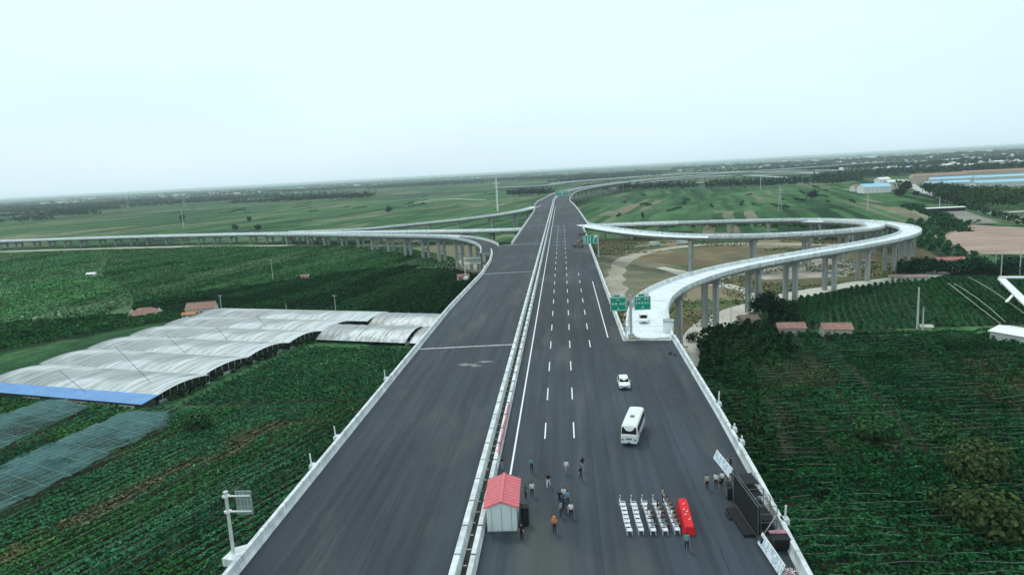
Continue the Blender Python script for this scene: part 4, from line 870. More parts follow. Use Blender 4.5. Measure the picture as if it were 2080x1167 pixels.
# far villages: every house a thing
HPROTO = []
for i, (rf, wl) in enumerate(((WHITE, WALLW), (BLUEP, WALLW), (TILE, WALLW), (WHITE, WHITE))):
    mb = MB(); mb.box((0, 0, 2.5), (1, 1, 5), 0); mb.add([(-.52, -.55, 5), (.52, -.55, 5), (.52, 0, 7), (-.52, 0, 7), (.52, .55, 5), (-.52, .55, 5)], [(0, 1, 2, 3), (3, 2, 4, 5), (0, 3, 5), (1, 4, 2)], 1)
    HPROTO.append((mb, (wl, rf)))
meshes = []
zones = [((90, 560), (8, 17), 95, 'far left', 1), ((560, 1050), (6, 14), 30, 'far middle', 1), ((1380, 1700), (8, 22), 34, 'middle right', 1), ((1700, 2085), (8, 46), 190, 'far right', 1)]
for (xa, xb), (ya, yb), n, nm, k in zones:
    for q in range(n):
        px = RNG.uniform(xa, xb); hz = 403.5-.0538*px; py = hz+ya+(yb-ya)*RNG.random()**1.3
        x, y, _ = U(px, py); t = int(RNG.choice([0, 1, 2, 3], p=[.45, .14, .16, .25])); ppm = FPX/math.hypot(x, y)
        wd = RNG.uniform(8, 30)/ppm*.6; wd = min(max(wd, 12), 70); dp = wd*RNG.uniform(.3, .6)
        while len(meshes) <= t:
            mbb, mm = HPROTO[len(meshes)]; o = mbb.build('village_house', list(mm)); meshes.append(o.data); bpy.data.objects.remove(o)
        o = bpy.data.objects.new('village_house', meshes[t]); COL.objects.link(o); o.location = (x, y, 0); o.rotation_euler = (0, 0, R(RNG.uniform(-25, 15)))
        o.scale = (wd, dp, RNG.uniform(.8, 1.7)); kd = ('white', 'pale blue roofed', 'red roofed', 'plain white flat')[t]
        lm = next(t_ for b_, t_ in ((90, 'at the left end of the horizon'), (180, 'near the left end of the horizon'), (260, 'left of the first faint pylon'), (375, 'between the two faint pylons'), (470, 'right of the second faint pylon'), (560, 'above the far left tree belt'), (700, 'above the dark belt left of the mast'), (850, 'midway between belt and mast'), (960, 'left of the white mast'), (1050, 'behind the white mast'), (1460, 'behind the far interchange'), (1540, 'behind the right tree belt'), (1620, 'above the lattice pylon'), (1700, 'behind the lone dark tree'), (1760, 'behind the left end of the white compound'), (1830, 'behind the right end of the white compound'), (1890, 'above the start of the country road'), (1950, 'behind the left blue factory hall'), (2010, 'behind the middle blue factory halls'), (2090, 'at the right edge of the horizon')) if px <= b_)
        rw = 'nearer row' if py-hz > ya+(yb-ya)*.4 else 'furthest row'
        tag(o, 'tiny %s building %s, %s' % (kd, lm, rw), 'building', 'village buildings %s, %s, %s' % (lm, rw, kd))

# ------------------------------------------------------------------ poles
def pole(loc, h, label, arm=True, r=.14, cat='utility pole', group=None):
    e = empty('utility_pole', loc); tag(e, label, cat, group)
    mb = MB(); mb.bar((0, 0, 0), (0, 0, h), r*1.2, n=8, r2=r*.75); mb.build('shaft', POLE, e)
    if arm:
        mb = MB(); mb.box((0, 0, h-.5), (1.8, .12, .12)); mb.build('crossarm', POLE, e)
        for x in (-.8, 0, .8): mb = MB(); mb.bar((x, 0, h-.44), (x, 0, h-.2), .05); mb.build('insulator', WALLW, e)
    return e
pole(U(1863, 668), 12.5, 'tall pale pole standing above the orchard right of the huts', False, .28)
pole(U(1874, 671), 7, 'shorter pale pole just right of the tall orchard pole', False, .2)
pole(U(451, 636), 8, 'pale utility pole with crossarm behind the farm house')
pole(U(683, 641), 8.5, 'thin pole behind the middle of the greenhouses', True, .1)
pole(U(583, 641), 5, 'short thin pole behind the rear greenhouse bay', False, .09)
pole(U(2033, 562), 10, 'pale pole at the corner of the white canopy', False, .2)
pole(U(2071, 558), 13, 'tall pole behind the white canopy at the right edge', True, .2)
pole(U(2022, 548), 9, 'thin pole left of the canopy pole above the hedge', False, .13)
pole(U(1485, 672), 8, 'thin light pole beside the brown tiled hut by the track', False, .1)
pole(U(1762, 428), 15, 'pale pole standing in the big green field before the white farm compound', True, .4)
pole(U(1545, 386), 22, 'pale pole in front of the right tree belt', True, .5)
pole(U(1908, 428), 12, 'slim pole beside the long narrow white shed', True, .3)
pole(U(555, 570), 12, 'slim grey pole in the mid left field', True, .14)
pole(U(373, 462), 24, 'thin tall pole in the far left field by the green tree', True, .4)
def pylon(loc, h, label):
    e = empty('power_pylon', loc); tag(e, label, 'pylon'); mb = MB(); w0 = h*.07
    for a in (-1, 1):
        for b in (-1, 1): mb.bar((a*w0, b*w0, 0), (a*w0*.3, b*w0*.3, h), h*.004, n=4)
    for k in range(8):
        z0, z1 = h*k/8, h*(k+1)/8; f0, f1 = 1-.7*k/8, 1-.7*(k+1)/8
        for a in (-1, 1): mb.bar((-w0*f0, a*w0*f0, z0), (w0*f1, a*w0*f1, z1), h*.0022, n=3); mb.bar((a*w0*f0, w0*f0, z0), (a*w0*f1, -w0*f1, z1), h*.0022, n=3)
    mb.build('lattice_tower', POLE, e)
    for z in (.78, .88): mb = MB(); mb.bar((-h*.13, 0, h*z), (h*.13, 0, h*z), h*.008, n=4); mb.build('crossarm', POLE, e)
pylon(U(1584, 430), 24, 'slender lattice power pylon in the green field beyond the loop ramps')
pylon(U(260, 420), 36, 'faint lattice pylon beyond the far left trees')
pylon(U(375, 420), 40, 'faint lattice pylon in front of the far left village')
e = empty('mast', U(1011, 428)); tag(e, 'tall white mast with short crossarms standing left of the far highway', 'mast')
mb = MB(); mb.bar((0, 0, 0), (0, 0, 44), 1.3, n=8, r2=.8); mb.build('shaft', WHITE, e)
mb = MB(); mb.box((0, 0, 38), (9, .8, .8)); mb.build('crossarm', WHITE, e); mb = MB(); mb.box((0, 0, 33), (6, .7, .7)); mb.build('crossarm', WHITE, e)
# white pipe like sheets in the far fields
for a, b, c, lab in (((840, 412), (905, 404), (985, 406), 'long low pale heap line in the field left of the mast'), ((370, 565), (400, 564), (432, 566), 'short white plastic strip in the mid left field')):
    track('plastic_sheet' if lab[0] == 's' else 'spoil_heap', [U(*a), U(*b), U(*c)], 9 if lab[0] == 'l' else 1.2, SANDP, .1, 20)
# ------------------------------------------------------------------ vehicles
PAINT = mat('white_car_paint', (.78, .80, .76), .3, .04, .6, spec=.5); LAMPG = mat('lamp_glass', (.30, .32, .32), .15, .1, 2, spec=.6); TAIL = mat('red_lamp', (.4, .02, .02), .3, .1, 2)
CHROME = mat('grey_trim', (.12, .125, .13), .5, .1, 2); PLATE = mat('blue_number_plate', (.03, .1, .4), .5, .05, 2)
def loft(stations, bev=0):
    """stations: list of (y, [(halfwidth, z)...]) mirrored into closed sections"""
    mb = MB(); n = None; vs = []
    for y, pr in stations:
        ring = [(w_, y, z) for w_, z in pr]+[(-w_, y, z) for w_, z in reversed(pr)]; n = len(ring); vs += ring
    fs = []
    for i in range(len(stations)-1):
        for k in range(n): a, b = i*n+k, i*n+(k+1) % n; fs.append((a, b, b+n, a+n))
    fs += [tuple(range(n)), tuple(range(len(vs)-n, len(vs)))]
    mb.add(vs, fs); return mb
def wheels(e, pts, r, wd):
    for x, y in pts:
        mb = MB(); mb.bar((x-wd/2, y, r), (x+wd/2, y, r), r, n=20); t = mb.build('wheel', RUBBER, e)
        mb = MB(); sx = 1 if x > 0 else -1; mb.bar((x+sx*(wd/2-.02), y, r), (x+sx*(wd/2+.02), y, r), r*.58, n=14); mb.build('rim', STEEL, t)
def bus(loc, rz, label):
    e = empty('minibus', loc, rz); tag(e, label, 'minibus'); Lh = 3.55; W = 1.04
    def sec(w_, zb, zt, r=.22): return [(w_*.93, zb), (w_, zb+.25), (w_, zt-.85), (w_*.93, zt-r), (w_*.80, zt-.05), (w_*.4, zt), (0.001, zt+.01)]
    st = [(-Lh, sec(W*.94, .5, 2.45)), (-Lh+.12, sec(W, .38, 2.62)), (-1.2, sec(W, .34, 2.66)), (1.8, sec(W, .34, 2.66)), (Lh-.75, sec(W, .34, 2.62)), (Lh-.42, sec(W*.99, .34, 2.42)), (Lh-.12, sec(W*.97, .36, 1.62)), (Lh, sec(W*.93, .42, 1.35))]
    # windscreen slopes between the last stations
    loft(st).build('body', PAINT, e, smooth=False, bevel=.03)
    mb = MB()
    for t0, t1, o in ((.08, .93, .03),):
        a, b = Vector((0, Lh-.42, 2.30)), Vector((0, Lh-.10, 1.52)); n = Vector((0, .93, .37))*o
        mb.add([(-.86, a.y+n.y, a.z+n.z), (.86, a.y+n.y, a.z+n.z), (.93, b.y+n.y, b.z+n.z), (-.93, b.y+n.y, b.z+n.z)], [(0, 1, 2, 3)])
    mb.build('windscreen', GLASS, e)
    for sx in (-1, 1):
        for k in range(5):
            y0 = -Lh+.35+k*1.24; x = sx*(W+.012); xt = sx*(W*.955+.012)
            mb = MB(); mb.add([(x, y0, 1.45), (x, y0+1.12, 1.45), (x, y0+1.12, 1.80), (xt, y0+1.12, 2.3), (xt, y0, 2.3), (x, y0, 1.80)], [(0, 1, 2, 5), (5, 2, 3, 4)]); mb.build('side_window', GLASS, e)
        mb = MB(); mb.box((sx*.78, Lh+.01, .86), (.3, .1, .2)); mb.build('headlight', LAMPG, e)
        mb = MB(); mb.box((sx*.88, -Lh-.01, .95), (.16, .08, .34)); mb.build('taillight', TAIL, e)
        mb = MB(); mb.bar((sx*1.0, Lh-.4, 1.95), (sx*1.32, Lh-.1, 1.9), .025); mb.box((sx*1.36, Lh-.08, 1.75), (.16, .1, .36)); mb.build('mirror', CHROME, e)
        mb = MB(); mb.box((sx*(W+.008), .2, .98), (.02, 6.2, .07)); mb.build('trim_stripe', CHROME, e)
    mb = MB(); mb.box((0, Lh-.02, .52), (1.96, .26, .26)); mb.build('bumper', PAINT, e, bevel=.04)
    mb = MB(); mb.box((0, Lh+.02, .95), (.7, .06, .16)); mb.build('grille', CHROME, e)
    mb = MB(); mb.box((0, Lh+.12, .5), (.44, .02, .14)); mb.build('number_plate', PLATE, e)
    mb = MB(); mb.box((0, .35, 2.72), (.5, .55, .1)); mb.build('roof_vent', CHROME, e)
    for y in (-2.2, -1, 1.2, 2.2): mb = MB(); mb.box((0, y, 2.675), (1.3, .03, .02)); mb.build('roof_rib', CONC, e)
    wheels(e, [(x, y) for x in (-.88, .88) for y in (-2.05, 2.3)], .37, .24); return e
bus((7.75, 83.8, 18.01), math.pi-.242, 'white minibus with dark windows driving towards the crowd, nearest vehicle')
def car(loc, rz, label, wd=.88, lh=2.1, paint=PAINT, h=1.5):
    e = empty('car', loc, rz); tag(e, label, 'car'); W = wd
    def sec(w_, zb, zs, zt, wt): return [(w_*.92, zb), (w_, zb+.2), (w_, zs-.1), (w_*.95, zs), (wt, zt-.05), (wt*.8, zt), (0.001, zt+.015)]
    s = h/1.5
    st = [(-lh, sec(W*.9, .35, .85, .9, W*.8)), (-lh+.15, sec(W, .25, .92, .98, W*.85)), (-lh+.5, sec(W, .22, .95, 1.38*s, W*.74)), (-lh+.9, sec(W, .22, .95, 1.5*s, W*.74)), (.1, sec(W, .22, .95, 1.5*s, W*.75)), (.45, sec(W, .22, .94, 1.45*s, W*.74)), (1.12, sec(W, .22, .92, .98, W*.85)), (lh-.25, sec(W*.97, .24, .8, .86, W*.8)), (lh, sec(W*.86, .35, .66, .70, W*.7))]
    loft(st).build('body', paint, e, bevel=.03)
    mb = MB(); zt = 1.40*s; mb.add([(-W*.68, .52, zt), (W*.68, .52, zt), (W*.80, 1.1, 1.02), (-W*.80, 1.1, 1.02)], [(0, 1, 2, 3)]); mb.build('windscreen', GLASS, e)
    mb = MB(); mb.add([(-W*.7, -lh+.46, 1.36*s), (W*.7, -lh+.46, 1.36*s), (W*.8, -lh+.17, 1.03), (-W*.8, -lh+.17, 1.03)], [(0, 3, 2, 1)]); mb.build('rear_window', GLASS, e)
    for sx in (-1, 1):
        for y0, y1 in ((-lh+.75, -.35), (-.28, .72)):
            q = .25 if y1 > .5 else 0; mb = MB(); mb.add([(sx*(W*.965), y0, 1.0), (sx*(W*.965), y1, 1.0), (sx*(W*.80), y1-q, 1.36*s), (sx*(W*.80), y0, 1.36*s)], [(0, 1, 2, 3)]); mb.build('side_window', GLASS, e)
        mb = MB(); mb.box((sx*W*.66, lh-.12, .68), (.32, .26, .14)); mb.build('headlight', LAMPG, e)
        mb = MB(); mb.box((sx*W*.74, -lh+.05, .82), (.2, .16, .18)); mb.build('taillight', TAIL, e)
        mb = MB(); mb.box((sx*(W+.1), .62, 1.0), (.16, .1, .12)); mb.build('mirror', paint, e)
    mb = MB(); mb.box((0, lh-.03, .5), (.9, .1, .16)); mb.build('grille', CHROME, e); mb = MB(); mb.box((0, lh+.01, .38), (.44, .05, .13)); mb.build('number_plate', PLATE, e)
    wheels(e, [(x, y) for x in (-W*.88, W*.88) for y in (-1.3, 1.3)], .31, .2); return e
car((8.35, 104.0, 18.01), math.pi, 'small white car facing the camera on the asphalt behind the minibus')
car((16.6, 148.5, 18.02), math.pi-.1, 'pale van like car parked at the start of the concrete ramp behind the gore', .95, 2.3, PAINT, 1.75)
car((17.6, 166.5, 18.02), math.pi-.15, 'white car further up the ramp, half hidden by the right green sign', .95, 2.3, PAINT, 1.7)
car(U(1456, 668), R(70), 'white car parked on the dusty track beside the ramp column')
# lorry on the dirt under the inner loop
def truck(loc, rz, label):
    e = empty('truck', loc, rz); tag(e, label, 'truck')
    mb = MB(); mb.box((0, -1, 1.9), (2.3, 5.2, 2.0)); mb.build('cargo_box', WALLW, e, bevel=.05); mb = MB(); mb.box((0, 2.7, 1.45), (2.1, 1.7, 1.9)); mb.build('cab', BLUEP, e, bevel=.12)
    mb = MB(); mb.box((0, 3.57, 1.8), (1.8, .05, .7)); mb.build('windscreen', GLASS, e); mb = MB(); mb.box((0, 0, .75), (1.0, 7, .2)); mb.build('chassis', CHROME, e)
    wheels(e, [(x, y) for x in (-.95, .95) for y in (-2.4, 2.5)], .45, .3)
truck(U(1385, 497), R(75), 'pale truck parked on the dirt under the inner loop ramp')
truck(U(1330, 500), R(-70), 'pale truck seen between the columns near the inner loop merge')

# ------------------------------------------------------------------ signs
def glyphs(mb, x0, z0, n, s, y=-.06, gap=.35, seed=0):
    rg = random.Random(seed)
    for k in range(n):
        cx = x0+k*(s+gap*s)
        for q in range(3): mb.box((cx, y, z0-s*.35+q*s*.35), (s*rg.uniform(.6, .95), .03, s*.13))
        for q in range(2): mb.box((cx-s*.22+q*s*.42*rg.uniform(.8, 1.1), y-.001, z0), (s*.14, .03, s*rg.uniform(.6, .95)))
def frame_rect(mb, cx, cz, w_, h, t, y): 
    for dx, dz, sx, sz in ((0, h/2, w_, t), (0, -h/2, w_, t), (-w_/2, 0, t, h+t), (w_/2, 0, t, h+t)): mb.box((cx+dx, y, cz+dz), (sx, .03, sz))
def arrow(mb, cx, cz, s, ang, y=-.06):
    M = Matrix.Translation((cx, 0, cz)) @ Matrix.Rotation(ang, 4, 'Y'); mb.box((0, y, 0), (s*.22, .03, s), M=M)
    vs = [M @ Vector(p) for p in ((-s*.4, y-.01, s*.2), (s*.4, y-.01, s*.2), (0, y-.01, s*.75))]; mb.add([tuple(v) for v in vs], [(0, 1, 2)])
SIGNW = mat('white_sign_lettering', (.75, .82, .8), .5, .05, 2)
# T gantry with two green panels in the gore
e = empty('road_sign', (12.6, 135.2, 18.0)); tag(e, 'twin green direction sign on a double arm post standing in the ramp gore', 'road sign')
mb = MB(); mb.bar((0, 0, 0), (0, 0, 8.6), .28, n=12, r2=.24); mb.box((0, 0, .35), (1.2, 1.2, .7)); mb.build('post', STEEL, e)
mb = MB()
for z in (6.3, 7.7): mb.bar((-4.0, .1, z), (4.0, .1, z), .12, n=8)
for x in (-3.2, -2, -.9, .9, 2, 3.2): mb.bar((x, .1, 6.3), (x+(.5 if x < 0 else -.5), .1, 7.7), .06)
mb.build('arm', STEEL, e)
for k, (cx, rows) in enumerate(((-2.45, 0), (2.35, 1))):
    mb = MB(); mb.box((cx, -.15, 6.9), (3.25, .1, 2.75)); mb.box((cx+(-.25 if k == 0 else -.2), -.15, 8.55), (1.25, .1, .5)); p = mb.build('panel', GREEN, e)
    mb = MB(); frame_rect(mb, cx, 6.9, 3.05, 2.55, .09, -.22); frame_rect(mb, cx+(-.25 if k == 0 else -.2), 8.55, 1.15, .42, .06, -.22)
    if k == 0: glyphs(mb, cx-.15, 7.75, 2, .3, -.22, .1, 3); glyphs(mb, cx-1.05, 6.95, 2, .5, -.22, .25, 5); glyphs(mb, cx+.5, 6.95, 2, .5, -.22, .25, 8); arrow(mb, cx, 6.0, .42, math.pi, -.22)
    else: glyphs(mb, cx-1.1, 7.75, 2, .42, -.22, .25, 11); glyphs(mb, cx+.55, 7.75, 2, .42, -.22, .2, 13); glyphs(mb, cx-1.15, 6.95, 5, .42, -.22, .3, 15); arrow(mb, cx, 6.05, .5, R(45), -.22)
    mb.build('lettering', SIGNW, p)
    mb = MB(); mb.box((cx+(.85 if k == 0 else .8), -.15, 8.6), (.95, .1, .75)); mb.build('plate', WHITE, e, bevel=.05)
# lane diagram sign at the merge
e = empty('road_sign', (12.0, 262, 18.0)); tag(e, 'green lane diagram sign with white upright arrows beside the construction machine at the inner loop merge', 'road sign'); e['label'] = 'green lane diagram sign with upright white arrows beside the machine at the loop merge'
mb = MB(); mb.bar((.8, .1, 0), (.8, .1, 8.8), .28, n=10); mb.build('post', STEEL, e); mb = MB()
for z in (6.2, 7.8): mb.bar((-4.6, .1, z), (1.0, .1, z), .13)
for x in (-4.4, -2.2, -.4): mb.bar((x, .1, 6.2), (x, .1, 7.8), .09)
mb.build('arm', STEEL, e); mb = MB(); mb.box((-2.2, -.15, 7.0), (5.4, .12, 3.2)); p = mb.build('panel', GREEN, e); mb = MB(); frame_rect(mb, -2.2, 7.0, 5.2, 3.0, .12, -.24)
for x in (-4.2, -3.2, -2.2): mb.box((x, -.24, 6.8), (.3, .03, 2.0)); arrow(mb, x, 7.7, .7, 0, -.25)
mb.tube([(-1.0, -.24, 5.8), (-1.0, -.24, 7.0), (-.75, -.24, 7.4), (-.2, -.24, 7.7)], .15, n=6)
mb.build('lettering', SIGNW, p); mb = MB(); mb.box((-.2, -.2, 8.2), (1.2, .1, .9)); mb.build('plate', WHITE, e)
# overhead gantry near the crest
e = empty('sign_gantry', (0, 760, 18.0)); tag(e, 'small distant overhead gantry with green panels near the crest of the highway', 'road sign')
for x in (-9.3, 9.0): mb = MB(); mb.bar((x, 0, 0), (x, 0, 8.5), .3, n=8); mb.build('post', STEEL, e)
mb = MB(); mb.bar((-9.3, 0, 8.2), (9, 0, 8.2), .25); mb.bar((-9.3, 0, 7.0), (9, 0, 7.0), .2); mb.build('beam', STEEL, e)
for x in (-4.6, 3.2): 
    mb = MB(); mb.box((x, -.3, 7.6), (7.0, .15, 4.4)); p = mb.build('panel', GREEN, e); mb = MB(); frame_rect(mb, x, 7.6, 6.6, 4.0, .25, -.42); glyphs(mb, x-2.2, 8.2, 4, 1.1, -.42, .3, int(x)); mb.build('lettering', SIGNW, p)
# sign frames seen from behind on the left
def back_sign(loc, h, aw, label, s=1.0, plat=True, left=0):
    e = empty('road_sign', loc); tag(e, label, 'road sign')
    mb = MB(); mb.bar((0, 0, 0), (0, 0, h), .17*s, n=12, r2=.15*s); mb.bar((0, 0, h), (0, 0, h+.12), .24*s); mb.build('post', POLE, e)
    mb = MB()
    for z in (h-.35, h-.35-1.5*s): mb = MB(); mb.bar((-.35*s, 0, z), (aw, 0, z), .085*s, n=8); mb.box((0, 0, z), (.5*s, .45*s, .2*s)); mb.build('arm', WHITE, e)
    x0 = aw*.36; mb = MB(); mb.box(((x0+aw)/2+.05, .14, h-1.05*s), (aw-x0+.1, .05, 2.3*s)); p = mb.build('panel', mat('grey_sign_back', (.25, .32, .29), .6, .15, 2, metallic=.2) if 'grey_sign_back' not in bpy.data.materials else bpy.data.materials['grey_sign_back'], e)
    mb = MB(); n = 5
    for k in range(n): mb.box((x0+.1+(aw-x0-.1)*k/(n-1), .1, h-1.05*s), (.06*s, .06, 2.3*s))
    for k in range(4): mb.box(((x0+aw)/2, .1, h-1.05*s-1.1*s+2.2*s*k/3), (aw-x0, .05, .05*s))
    mb.build('rib', STEEL, p)
    if plat:
        mb = MB(); mb.prism([(-.6, -1.0), (.75, -1.3), (.75, 1.5), (-.35, .9)], -.7, .05); mb.build('platform', CONC, e)
    return e
back_sign((-31.75, 56.2, 18.6), 6.0, 2.25, 'pale cantilever sign seen from behind at the lower left of the highway')
back_sign((-33.5, 224, 18.2), 6.6, 5.4, 'far cantilever sign frame seen from behind on the left parapet', 1.1)
# lamp platforms and short posts along the parapets
for i, (a, b, side, lab) in enumerate(((75.3, -31.0, -1, 'nearest'), (84.2, -31.0, -1, 'second'), (110, -30.95, -1, 'third'))):
    e = empty('marker_post', (b-.15, a, 18.0)); tag(e, 'small white post on a bracket outside the left parapet, %s to the camera' % lab, 'post', 'marker posts on the parapets')
    mb = MB(); mb.bar((-.2, 0, 0), (-.3, 0, 2.1), .09, n=6); mb.build('post', WHITE, e); mb = MB(); mb.box((0, 0, .55), (.8, 1.0, .4)); mb.build('bracket', CONC, e)
for i, (s, lab) in enumerate(((92.5, 'tallest, furthest away'), (83, 'middle'), (79, 'nearer'), (60.5, 'nearest, beside the stage'))):
    x = interp(TR, s)+.35; e = empty('marker_post', (x, s, 18.0)); tag(e, 'white post standing on the right parapet, %s' % lab, 'post', 'marker posts on the parapets')
    mb = MB(); hh = (2.6, 1.6, 1.6, 2.3)[i]; mb.bar((0, 0, .5), (.1, 0, hh), .1, n=6); mb.build('post', WHITE, e); mb = MB(); mb.box((0, 0, .8), (.7, .8, .5)); mb.build('bracket', CONC, e)

# ------------------------------------------------------------------ shed by the median
e = empty('portable_cabin', (-7.15, 63.4, 18.0), R(1.5)); tag(e, 'small white prefab cabin with red gable roof standing against the median barrier', 'cabin')
SW = mat('white_sandwich_panel', (.66, .72, .70), .5, .05, .6)
mb = MB(); mb.box((0, 0, 1.33), (2.85, 5.9, 2.56)); mb.add([(-1.42, -2.95, 2.61), (1.42, -2.95, 2.61), (0, -2.95, 3.12)], [(0, 1, 2)]); mb.add([(-1.42, 2.95, 2.61), (1.42, 2.95, 2.61), (0, 2.95, 3.12)], [(0, 2, 1)]); wl = mb.build('wall', SW, e)
mb = MB()
for x in (-.95, 0, .95): mb.box((x, -2.96, 1.35), (.025, .03, 2.5))
mb.build('panel_joint', CHROME, wl)
mb = MB(); mb.box((0, 0, .05), (2.95, 6.0, .12)); mb.build('base_rail', CHROME, e)
mb = MB()
for s in (-1, 1):
    q = [(0, -3.15, 3.2), (0, 3.15, 3.2), (s*1.72, 3.15, 2.58), (s*1.72, -3.15, 2.58)]; mb.add([(x, y, z) for x, y, z in q]+[(x, y, z-.1) for x, y, z in q], [(0, 1, 2, 3), (4, 7, 6, 5), (0, 4, 5, 1), (1, 5, 6, 2), (2, 6, 7, 3), (3, 7, 4, 0)])
    for k in range(11): 
        y = -3+k*.6; mb.add([(0, y-.05, 3.205), (0, y+.05, 3.205), (0, y, 3.25), (s*1.72, y-.05, 2.585), (s*1.72, y+.05, 2.585), (s*1.72, y, 2.63)], [(0, 3, 5, 2), (1, 2, 5, 4)])
rf = mb.build('roof', mat('cabin_red_roof', (.62, .15, .17), .5, .1, .8), e); mb = MB(); mb.box((0, 0, 3.24), (.28, 6.35, .05)); mb.build('ridge_cap', bpy.data.materials['cabin_red_roof'], rf)
mb = MB(); mb.box((1.44, -1.6, 1.1), (.05, .85, 2.0)); d = mb.build('door', BLUEP, e); mb = MB(); mb.box((1.49, -1.3, 1.1), (.06, .05, .15)); mb.build('handle', CHROME, d)
mb = MB(); mb.box((1.44, .6, 1.5), (.04, 1.1, .9)); f = mb.build('window', GLASS, e); mb = MB(); mb.box((1.46, .6, 2.0), (.05, 1.3, .08)); mb.box((1.46, .6, 1.0), (.05, 1.3, .08)); mb.build('frame', WHITE, f)
def blackcase(loc, d, label, cat='speaker', name='loudspeaker', rz=0):
    e = empty(name, loc, rz); tag(e, label, cat); mb = MB(); mb.box((0, 0, d[2]/2), d); mb.build('cabinet', BLACK, e, bevel=.03)
    mb = MB(); mb.box((-d[0]/2-.02, 0, d[2]*.55), (.03, d[1]*.8, d[2]*.7)); g = mb.build('grille', CHROME, e); return e
blackcase((-4.95, 61.9, 18.0), (.75, .9, 1.9), 'tall black equipment cabinet right beside the red roofed cabin', 'cabinet', 'equipment_cabinet')
# red cloth strip over the median barrier, with little flags
mb = MB(); P = np.array([(-9.15+.02*math.sin(y), y, 18.965+.02*math.sin(y*2)) for y in np.arange(77, 95, .8)]); sweep(mb, P, [(.05, .0), (.05, .03), (.26, .03), (.32, -.35), (.29, -.35), (.23, 0)]); 
tag(mb.build('red_banner', mat('faded_red_cloth', (.5, .17, .2), .8, .35, .8)), 'faded red cloth banner draped along the right median barrier behind the cabin', 'banner')

